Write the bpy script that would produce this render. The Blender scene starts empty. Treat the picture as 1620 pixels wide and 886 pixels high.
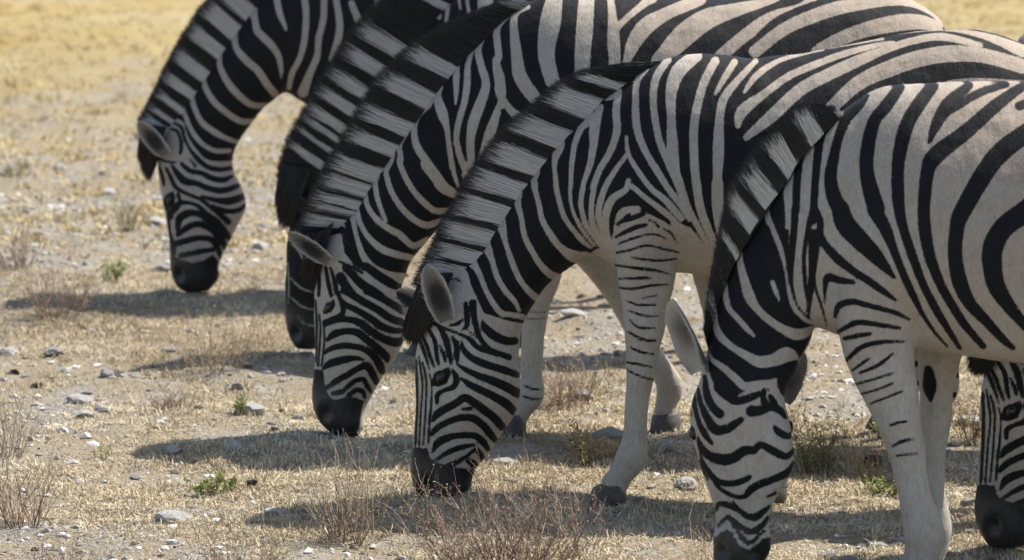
import bpy, bmesh, math, random
import numpy as np
from mathutils import Vector, Matrix

# ------------------------------------------------------------------ camera, sky, sun, exposure
scn = bpy.context.scene
COL = scn.collection
CAM_H, PITCH, LENS = 2.45, math.radians(7.72), 164.44
cam_d = bpy.data.cameras.new("camera"); cam = bpy.data.objects.new("camera", cam_d); COL.objects.link(cam)
cam.location = (0, 0, CAM_H); cam.rotation_euler = (math.pi / 2 - PITCH, 0, 0)
cam_d.lens = LENS; cam_d.sensor_width = 36; cam_d.clip_start = 0.5; cam_d.clip_end = 2000
cam_d.dof.use_dof = True; cam_d.dof.focus_distance = 13.15; cam_d.dof.aperture_fstop = 5.2
scn.camera = cam
SUN = Vector((0.66, 0.31, 1.0))
world = bpy.data.worlds.new("World"); scn.world = world; world.use_nodes = True
wn = world.node_tree; wn.nodes.clear()
wo = wn.nodes.new("ShaderNodeOutputWorld"); wb = wn.nodes.new("ShaderNodeBackground"); sk = wn.nodes.new("ShaderNodeTexSky")
sk.sky_type = 'NISHITA'; sk.sun_disc = False
sk.sun_elevation = math.atan2(SUN.z, math.hypot(SUN.x, SUN.y)); sk.sun_rotation = math.atan2(SUN.x, SUN.y)
sk.dust_density = 1.5
wb.inputs[1].default_value = 0.12
wn.links.new(sk.outputs[0], wb.inputs[0]); wn.links.new(wb.outputs[0], wo.inputs[0])
sl = bpy.data.lights.new("sun", 'SUN'); sl.energy = 4.8; sl.angle = math.radians(0.55); sl.color = (1.0, 0.945, 0.86)
so = bpy.data.objects.new("sun", sl); COL.objects.link(so); so.rotation_euler = SUN.to_track_quat('Z', 'Y').to_euler()
so.location = SUN * 30
scn.view_settings.view_transform = 'Standard'; scn.view_settings.look = 'None'
scn.view_settings.exposure = 0.86; scn.view_settings.gamma = 1.0
scn.view_settings.use_curve_mapping = False
scn.cycles.max_bounces = 6; scn.cycles.diffuse_bounces = 4; scn.cycles.transparent_max_bounces = 4

rng = np.random.default_rng(11); random.seed(11)

# ------------------------------------------------------------------ helpers
def link(o, parent=None):
    COL.objects.link(o)
    if parent is not None: o.parent = parent
    return o
def tag(o, label=None, cat=None, group=None, kind=None):
    if label: o['label'] = label
    if cat: o['category'] = cat
    if group: o['group'] = group
    if kind: o['kind'] = kind
    return o
def empty(name, loc, rz=0.0):
    o = bpy.data.objects.new(name, None); o.empty_display_size = 0.1
    o.location = loc; o.rotation_euler = (0, 0, rz); return link(o)
def mesh_np(name, v, faces_flat, loop_tot, mat=None, attrs=None, smooth=True):
    me = bpy.data.meshes.new(name)
    v = np.asarray(v, np.float32); faces_flat = np.asarray(faces_flat, np.int32); loop_tot = np.asarray(loop_tot, np.int32)
    me.vertices.add(len(v)); me.vertices.foreach_set('co', v.ravel())
    me.loops.add(len(faces_flat)); me.loops.foreach_set('vertex_index', faces_flat)
    me.polygons.add(len(loop_tot))
    st = np.zeros(len(loop_tot), np.int32); st[1:] = np.cumsum(loop_tot)[:-1]
    me.polygons.foreach_set('loop_start', st); me.polygons.foreach_set('loop_total', loop_tot)
    me.polygons.foreach_set('use_smooth', np.full(len(loop_tot), smooth))
    me.update(calc_edges=True); me.validate()
    for k, a in (attrs or {}).items():
        at = me.attributes.new(k, 'FLOAT', 'POINT'); at.data.foreach_set('value', np.asarray(a, np.float32))
    if mat: me.materials.append(mat)
    return me
def obj(name, me, parent=None):
    return link(bpy.data.objects.new(name, me), parent)
def sm(t): t = np.clip(t, 0, 1); return t * t * (3 - 2 * t)
def hash2(i, j, seed):
    n = (i.astype(np.int64) * 374761393 + j.astype(np.int64) * 668265263 + seed * 1442695041) & 0x7fffffff
    n = ((n ^ (n >> 13)) * 1274126177) & 0x7fffffff
    return ((n ^ (n >> 16)) & 0xffff) / 65535.0
def vnoise(x, y, seed=0):
    i = np.floor(x); j = np.floor(y); fx = sm(x - i); fy = sm(y - j)
    a = hash2(i, j, seed); b = hash2(i + 1, j, seed); c = hash2(i, j + 1, seed); d = hash2(i + 1, j + 1, seed)
    return (a * (1 - fx) + b * fx) * (1 - fy) + (c * (1 - fx) + d * fx) * fy
def ground_z(x, y):
    x = np.asarray(x, float); y = np.asarray(y, float)
    g = (vnoise(x * .9, y * .9, 1) - .5) * .05 + (vnoise(x * 3.1, y * 3.1, 2) - .5) * .034 + (vnoise(x * 9, y * 9, 3) - .5) * .022 + (vnoise(x * 21, y * 21, 4) - .5) * .008
    return g - .012
def crom(P, sub):
    P = np.asarray(P, float); n = len(P)
    if n < 3: 
        return np.array([P[0] + (P[-1] - P[0]) * t for t in np.linspace(0, 1, sub + 1)])
    out = []
    for i in range(n - 1):
        p0 = P[max(i - 1, 0)]; p1 = P[i]; p2 = P[i + 1]; p3 = P[min(i + 2, n - 1)]
        for k in range(sub):
            t = k / sub
            out.append(.5 * ((2 * p1) + (-p0 + p2) * t + (2 * p0 - 5 * p1 + 4 * p2 - p3) * t * t + (-p0 + 3 * p1 - 3 * p2 + p3) * t ** 3))
    out.append(P[-1]); return np.array(out)
def resample(P, n):
    P = np.asarray(P, float); d = np.r_[0, np.cumsum(np.linalg.norm(np.diff(P, axis=0), axis=1))]
    t = np.linspace(0, d[-1], n)
    return np.stack([np.interp(t, d, P[:, k]) for k in range(P.shape[1])], 1)

# ------------------------------------------------------------------ materials
def new_mat(name):
    m = bpy.data.materials.new(name); m.use_nodes = True; nt = m.node_tree
    return m, nt, nt.nodes['Principled BSDF']
def N(nt, t, **kw):
    n = nt.nodes.new(t)
    for k, v in kw.items(): setattr(n, k, v)
    return n
def noise(nt, scale, detail=3, rough=.5, vec=None):
    n = N(nt, 'ShaderNodeTexNoise'); n.inputs['Scale'].default_value = scale; n.inputs['Detail'].default_value = detail
    n.inputs['Roughness'].default_value = rough
    if vec is not None: nt.links.new(vec, n.inputs['Vector'])
    return n.outputs['Fac']
def objvec(nt, scale=(1, 1, 1)):
    tc = N(nt, 'ShaderNodeTexCoord'); mp = N(nt, 'ShaderNodeMapping'); mp.inputs['Scale'].default_value = scale
    nt.links.new(tc.outputs['Object'], mp.inputs['Vector']); return mp.outputs['Vector']
def attr(nt, name):
    a = N(nt, 'ShaderNodeAttribute'); a.attribute_name = name; return a.outputs['Fac']
def math_(nt, op, a, b=None, clamp=False):
    n = N(nt, 'ShaderNodeMath', operation=op); n.use_clamp = clamp
    for i, x in enumerate((a, b)):
        if x is None: continue
        if isinstance(x, (int, float)): n.inputs[i].default_value = x
        else: nt.links.new(x, n.inputs[i])
    return n.outputs[0]
def maprange(nt, x, a, b, c=0., d=1., interp='SMOOTHSTEP'):
    n = N(nt, 'ShaderNodeMapRange', interpolation_type=interp)
    nt.links.new(x, n.inputs[0])
    for i, v in enumerate((a, b, c, d)): n.inputs[i + 1].default_value = v
    return n.outputs[0]
def mix(nt, f, a, b):
    n = N(nt, 'ShaderNodeMix', data_type='RGBA')
    if isinstance(f, (int, float)): n.inputs[0].default_value = f
    else: nt.links.new(f, n.inputs[0])
    for i, x in ((6, a), (7, b)):
        if isinstance(x, tuple): n.inputs[i].default_value = (*x, 1)
        else: nt.links.new(x, n.inputs[i])
    return n.outputs[2]
def ramp(nt, f, stops):
    r = N(nt, 'ShaderNodeValToRGB'); nt.links.new(f, r.inputs[0]); e = r.color_ramp.elements
    while len(e) < len(stops): e.new(.5)
    for k, (p, c) in enumerate(stops): e[k].position = p; e[k].color = (*c, 1)
    return r.outputs[0]
def bump(nt, h, bs, strength, dist):
    b = N(nt, 'ShaderNodeBump'); b.inputs['Strength'].default_value = strength; b.inputs['Distance'].default_value = dist
    nt.links.new(h, b.inputs['Height']); nt.links.new(b.outputs[0], bs.inputs['Normal'])

def coat_material(name, white, warm, black, dirt=.5):
    m, nt, bs = new_mat(name)
    v = objvec(nt)
    edge = noise(nt, 240, 2, .6, v)
    s = math_(nt, 'ADD', attr(nt, 'coat'), math_(nt, 'MULTIPLY', math_(nt, 'SUBTRACT', edge, .5), .0034))
    s = math_(nt, 'ADD', s, math_(nt, 'MULTIPLY', math_(nt, 'SUBTRACT', noise(nt, 60, 4, .7, v), .5), math_(nt, 'ADD', .0045, math_(nt, 'MULTIPLY', attr(nt, 'muz'), .02))))
    f = maprange(nt, s, -.0022, .0022)
    big = maprange(nt, noise(nt, 4.5, 4, .6, v), .38, .68)
    base = mix(nt, math_(nt, 'MULTIPLY', big, dirt), white, warm)
    base = mix(nt, math_(nt, 'MULTIPLY', attr(nt, 'warm'), .75), base, warm)
    hair = noise(nt, 1, 4, .75, objvec(nt, (190, 190, 34)))
    base = mix(nt, maprange(nt, hair, .35, .72, 0, .42), base, tuple(c * .55 for c in warm))
    scuff = maprange(nt, noise(nt, 24, 5, .75, v), .50, .74, 0, .38)
    base = mix(nt, scuff, base, tuple(c * .6 for c in warm))
    bl = mix(nt, maprange(nt, noise(nt, 14, 5, .7, v), .45, .8, 0, .35), black, tuple(c * 2.3 for c in black))
    bl = mix(nt, maprange(nt, hair, .45, .8, 0, .3), bl, tuple(c * 2.6 for c in black))
    mz = attr(nt, 'muz')
    bl = mix(nt, math_(nt, 'MULTIPLY', mz, maprange(nt, noise(nt, 55, 4, .7, v), .35, .7, .3, 1)), bl, (.036, .031, .028))
    c = mix(nt, f, base, bl)
    # faint brown shadow lines inside some of the pale bands
    sh = maprange(nt, attr(nt, 'coat'), -.016, -.022, 0, 1)
    sh = math_(nt, 'MULTIPLY', sh, maprange(nt, noise(nt, 11, 4, .65, v), .5, .72, 0, .30))
    c = mix(nt, math_(nt, 'MULTIPLY', sh, attr(nt, 'warm')), c, (.17, .11, .075))
    nt.links.new(c, bs.inputs['Base Color'])
    mb = math_(nt, 'MULTIPLY', mz, f)
    nt.links.new(math_(nt, 'SUBTRACT', .72, math_(nt, 'MULTIPLY', mb, .27)), bs.inputs['Roughness'])
    nt.links.new(math_(nt, 'ADD', .16, math_(nt, 'MULTIPLY', mb, .34)), bs.inputs['Specular IOR Level'])
    bs.inputs['Sheen Weight'].default_value = .02; bs.inputs['Sheen Roughness'].default_value = .45
    h = math_(nt, 'ADD', math_(nt, 'MULTIPLY', hair, .6), math_(nt, 'MULTIPLY', noise(nt, 22, 4, .6, v), 1.3))
    h = math_(nt, 'ADD', h, math_(nt, 'MULTIPLY', noise(nt, 1, 3, .6, objvec(nt, (34, 20, 9))), 1.6))
    bump(nt, h, bs, .4, .006)
    return m
M_COAT = {
 'a': coat_material('zebra_coat', (.43, .405, .35), (.335, .265, .20), (.0075, .0075, .0085)),
 'b': coat_material('zebra_coat_far', (.39, .36, .32), (.31, .25, .20), (.0085, .0085, .0095)),
}
def mane_material():
    m, nt, bs = new_mat('zebra_mane'); v = objvec(nt)
    rnd = attr(nt, 'rnd')
    f = maprange(nt, math_(nt, 'ADD', attr(nt, 'coat'), math_(nt, 'MULTIPLY', math_(nt, 'SUBTRACT', rnd, .5), .005)), -.003, .003)
    w = mix(nt, rnd, (.44, .42, .385), (.52, .49, .445))
    c = mix(nt, f, w, (.009, .0088, .0092))
    t = maprange(nt, math_(nt, 'ADD', attr(nt, 'tip'), math_(nt, 'MULTIPLY', math_(nt, 'SUBTRACT', rnd, .5), .34)), .76, .99)
    c = mix(nt, t, c, (.022, .018, .016))
    nt.links.new(c, bs.inputs['Base Color']); bs.inputs['Roughness'].default_value = .5
    bs.inputs['Specular IOR Level'].default_value = .3
    return m
M_MANE = mane_material()
def ear_material():
    m, nt, bs = new_mat('zebra_ear'); v = objvec(nt)
    n = noise(nt, 260, 3, .7, v)
    t = math_(nt, 'ADD', attr(nt, 'tone'), math_(nt, 'MULTIPLY', math_(nt, 'SUBTRACT', n, .5), .4))
    c = ramp(nt, t, [(0, (.008, .0075, .007)), (.3, (.032, .027, .023)), (.62, (.19, .165, .14)), (1, (.46, .43, .385))])
    nt.links.new(c, bs.inputs['Base Color']); bs.inputs['Roughness'].default_value = .85
    bs.inputs['Sheen Weight'].default_value = .2
    bump(nt, n, bs, .6, .003)
    return m
M_EAR = ear_material()
def simple_mat(name, col, rough, var=.3, scale=30, spec=.3, bmp=.3):
    m, nt, bs = new_mat(name); v = objvec(nt); n = noise(nt, scale, 4, .65, v)
    nt.links.new(mix(nt, maprange(nt, n, .3, .7), tuple(c * (1 - var) for c in col), tuple(c * (1 + var) for c in col)), bs.inputs['Base Color'])
    bs.inputs['Roughness'].default_value = rough; bs.inputs['Specular IOR Level'].default_value = spec
    bump(nt, n, bs, bmp, .004)
    return m
M_HOOF = simple_mat('hoof_horn', (.075, .066, .058), .55, .4, 40)
M_EYE = simple_mat('eye_dark', (.006, .005, .005), .1, .1, 10, .5, 0)
def stone_mat(name, a, b, dark):
    m, nt, bs = new_mat(name); v = objvec(nt)
    c = mix(nt, maprange(nt, noise(nt, 14, 5, .65, v), .35, .65), a, b)
    c = mix(nt, maprange(nt, noise(nt, 45, 4, .7, v), .58, .75, 0, .7), c, dark)
    nt.links.new(c, bs.inputs['Base Color']); bs.inputs['Roughness'].default_value = .95
    bs.inputs['Specular IOR Level'].default_value = .15
    bump(nt, math_(nt, 'ADD', noise(nt, 30, 6, .7, v), math_(nt, 'MULTIPLY', noise(nt, 120, 3, .6, v), .4)), bs, .9, .015)
    return m
M_STONE = {'pale': stone_mat('limestone', (.74, .72, .68), (.62, .60, .56), (.36, .34, .31)),
           'grey': stone_mat('grey_stone', (.52, .50, .47), (.42, .40, .37), (.24, .22, .20)),
           'dark': stone_mat('dark_stone', (.10, .085, .07), (.065, .055, .045), (.03, .026, .022))}
def plant_mat(name, stops, rough=.9, trans=.0):
    m, nt, bs = new_mat(name)
    nt.links.new(ramp(nt, attr(nt, 'tone'), stops), bs.inputs['Base Color'])
    bs.inputs['Roughness'].default_value = rough; bs.inputs['Specular IOR Level'].default_value = .2
    return m
M_STRAW = plant_mat('dry_straw', [(0, (.15, .115, .072)), (.3, (.34, .27, .165)), (.7, (.54, .45, .30)), (1, (.70, .63, .48))])
M_FARSTRAW = plant_mat('far_straw', [(0, (.37, .27, .105)), (.5, (.49, .38, .175)), (1, (.59, .48, .27))])
M_TWIG = {'red': plant_mat('twig_red', [(0, (.08, .056, .046)), (.5, (.22, .15, .115)), (1, (.42, .33, .25))]),
          'grey': plant_mat('twig_grey', [(0, (.10, .08, .06)), (.5, (.26, .20, .145)), (1, (.46, .38, .27))]),
          'straw': plant_mat('twig_straw', [(0, (.20, .14, .08)), (.5, (.42, .31, .17)), (1, (.58, .47, .29))]),
          'green': plant_mat('leaf_green', [(0, (.10, .115, .035)), (.5, (.24, .26, .09)), (1, (.42, .43, .19))]),
          'olive': plant_mat('leaf_olive', [(0, (.07, .065, .03)), (.5, (.15, .14, .06)), (1, (.30, .26, .13))])}

# ------------------------------------------------------------------ ground
def ground_material():
    m, nt, bs = new_mat('dry_ground'); v = objvec(nt)
    vs = objvec(nt, (1, .55, 1))
    n1 = noise(nt, 1.3, 5, .62, vs); n2 = noise(nt, 6.5, 5, .65, vs); n3 = noise(nt, 60, 4, .7, v); n4 = noise(nt, 260, 2, .6, v)
    soil = mix(nt, maprange(nt, n2, .35, .65), (.41, .37, .31), (.29, .26, .215))
    soil = mix(nt, maprange(nt, n3, .52, .70, 0, .8), soil, (.60, .57, .52))
    soil = mix(nt, maprange(nt, noise(nt, 34, 3, .7, v), .56, .68, 0, .75), soil, (.17, .15, .125))
    straw = mix(nt, maprange(nt, n3, .3, .7), (.30, .24, .155), (.47, .40, .29))
    straw = mix(nt, maprange(nt, noise(nt, 22, 4, .7, vs), .55, .72, 0, .6), straw, (.22, .16, .09))
    c = mix(nt, maprange(nt, math_(nt, 'ADD', math_(nt, 'MULTIPLY', n1, .6), math_(nt, 'MULTIPLY', n2, .5)), .47, .60), soil, straw)
    c = mix(nt, maprange(nt, n4, .55, .8, 0, .6), c, (.15, .12, .085))
    # farther off the sward is fuller and yellower
    sx = N(nt, 'ShaderNodeSeparateXYZ'); nt.links.new(v, sx.inputs[0])
    far = maprange(nt, math_(nt, 'ADD', sx.outputs[1], math_(nt, 'MULTIPLY', n1, 8)), 26, 36)
    farc = mix(nt, maprange(nt, noise(nt, .9, 4, .6, vs), .35, .65), (.47, .345, .135), (.51, .42, .24))
    c = mix(nt, far, c, farc)
    nt.links.new(c, bs.inputs['Base Color']); bs.inputs['Roughness'].default_value = 1.0
    bs.inputs['Specular IOR Level'].default_value = .05
    bump(nt, math_(nt, 'ADD', math_(nt, 'MULTIPLY', n3, 1.0), math_(nt, 'MULTIPLY', n4, .35)), bs, 1.0, .03)
    return m
M_GROUND = ground_material()
gx = np.unique(np.r_[np.linspace(-900, -12, 14), np.linspace(-12, -3.2, 26), np.arange(-3.2, 3.2, .04), np.linspace(3.2, 12, 26), np.linspace(12, 900, 14)])
gy = np.unique(np.r_[np.linspace(-300, 10, 16), np.arange(10, 22, .04), np.arange(22, 45, .12), np.linspace(45, 1500, 24)])
GX, GY = np.meshgrid(gx, gy); nxx, nyy = len(gx), len(gy)
gv = np.stack([GX.ravel(), GY.ravel(), ground_z(GX.ravel(), GY.ravel())], 1)
ii = (np.arange(nyy - 1)[:, None] * nxx + np.arange(nxx - 1)[None]).ravel()
gf = np.stack([ii, ii + 1, ii + 1 + nxx, ii + nxx], 1)
tag(obj('ground', mesh_np('ground', gv, gf.ravel(), np.full(len(gf), 4), M_GROUND)), 'dry sandy savanna ground with pale soil', 'ground', kind='structure')

# straw: countless short dry blades
def straw(name, n, y0, y1, hmin, hmax, wid, mat, flat, seed, label, pw=1.0, patch=True, crad=.016):
    r = np.random.default_rng(seed)
    nc = n // 9
    u = r.random(nc * 3); y = y0 + (y1 - y0) * u ** pw
    x = (r.random(nc * 3) * 2 - 1) * (y * .118 + .35)
    d = vnoise(x * 1.1, y * .9, 21) * .55 + vnoise(x * 4.5, y * 3.2, 22) * .55
    keep = r.random(nc * 3) < np.clip((d - (.455 if patch else .1)) * 3.6, .05, 1)
    x = x[keep][:nc]; y = y[keep][:nc]
    m = len(x); cx = np.repeat(x, 9); cy = np.repeat(y, 9); cs = np.repeat(r.random(m), 9); ca = np.repeat(r.random(m), 9)
    rad = np.abs(r.normal(0, crad, m * 9)); th = r.random(m * 9) * 6.283
    x = cx + rad * np.cos(th); y = cy + rad * np.sin(th)
    n = len(x); z = ground_z(x, y)
    L = hmin + (hmax - hmin) * (.35 + .65 * r.random(n)) * cs ** 2.2; az = th + r.normal(0, .9, n)
    el = np.where(ca < flat, r.normal(.12, .12, n), r.normal(.85, .32, n)); el = np.clip(el, .02, 1.5)
    d = np.stack([np.cos(az) * np.cos(el), np.sin(az) * np.cos(el), np.sin(el)], 1)
    saz = r.random(n) * np.pi; sd = np.stack([np.cos(saz), np.sin(saz), np.zeros(n)], 1)
    w = wid * (.6 + .8 * r.random(n))
    root = np.stack([x, y, z + .001 + np.where(el < .4, .004 * r.random(n), -.003)], 1)
    mid = root + d * (L * .55)[:, None] + np.stack([np.zeros(n), np.zeros(n), L * .06], 1)
    tip = root + d * L[:, None] + np.stack([r.normal(0, .12, n) * L, r.normal(0, .12, n) * L, -L * .05], 1)
    a = root - sd * w[:, None] / 2; b = root + sd * w[:, None] / 2
    c = mid + sd * w[:, None] * .42; e = mid - sd * w[:, None] * .42
    V = np.stack([a, b, c, e, tip], 1).reshape(-1, 3)
    k = np.arange(n) * 5
    q = np.stack([k, k + 1, k + 2, k + 3, k + 3, k + 2, k + 4], 1).ravel()
    tot = np.tile([4, 3], n)
    tone = np.clip(r.normal(.55, .20 if patch else .10, n) + (ca - .5) * (.3 if patch else .1) + (vnoise(x * 2, y * 1.4, 30) - .5) * .5, 0, 1)
    tag(obj(name, mesh_np(name, V, q, tot, mat, {'tone': np.repeat(tone, 5)}, smooth=False)), label, 'grass', kind='stuff')
straw('dry_grass', 430000, 11.4, 20.5, .010, .050, .0028, M_STRAW, .5, 3, 'short dry straw grass covering the stony ground', 1.25)
straw('distant_grass', 120000, 19, 44, .015, .07, .008, M_FARSTRAW, .3, 4, 'yellow dry grass of the open plain beyond the herd', 1.1, False, .05)

# countless pebbles and crumbs of limestone
def gravel(n):
    r = np.random.default_rng(77)
    t = (1 + 5 ** .5) / 2
    iv = np.array([(-1, t, 0), (1, t, 0), (-1, -t, 0), (1, -t, 0), (0, -1, t), (0, 1, t), (0, -1, -t), (0, 1, -t), (t, 0, -1), (t, 0, 1), (-t, 0, -1), (-t, 0, 1)]) / 1.9
    fi = np.array([(0, 11, 5), (0, 5, 1), (0, 1, 7), (0, 7, 10), (0, 10, 11), (1, 5, 9), (5, 11, 4), (11, 10, 2), (10, 7, 6), (7, 1, 8), (3, 9, 4), (3, 4, 2), (3, 2, 6), (3, 6, 8), (3, 8, 9), (4, 9, 5), (2, 4, 11), (6, 2, 10), (8, 6, 7), (9, 8, 1)])
    y = 11.6 + 12 * r.random(n * 3) ** 1.3; x = (r.random(n * 3) * 2 - 1) * (y * .118 + .2)
    d = vnoise(x * 1.1, y * .9, 21) * .55 + vnoise(x * 4.5, y * 3.2, 22) * .55
    k = r.random(n * 3) < np.clip((.60 - d) * 3, .08, 1); x = x[k][:n]; y = y[k][:n]; n = len(x)
    sz = .003 + .013 * r.random(n) ** 3.5
    V = iv[None] * (1 + r.normal(0, .22, (n, 12, 1))) * (sz[:, None, None] * np.stack([r.uniform(.7, 1.5, n), r.uniform(.7, 1.4, n), r.uniform(.4, .8, n)], 1)[:, None])
    V = V + np.stack([x, y, ground_z(x, y) + sz * .2], 1)[:, None]
    F = (fi[None] + 12 * np.arange(n)[:, None, None]).reshape(-1)
    m = plant_mat('pebble', [(0, (.06, .05, .04)), (.25, (.22, .20, .17)), (.6, (.42, .40, .37)), (1, (.66, .64, .60))])
    tag(obj('gravel', mesh_np('gravel', V.reshape(-1, 3), F, np.full(n * 20, 3), m, {'tone': np.repeat(np.clip(r.normal(.5, .3, n), 0, 1), 12)}, smooth=False)), 'fine pale gravel and crumbs of stone between the grass', 'gravel', kind='stuff')
gravel(10000)

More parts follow.
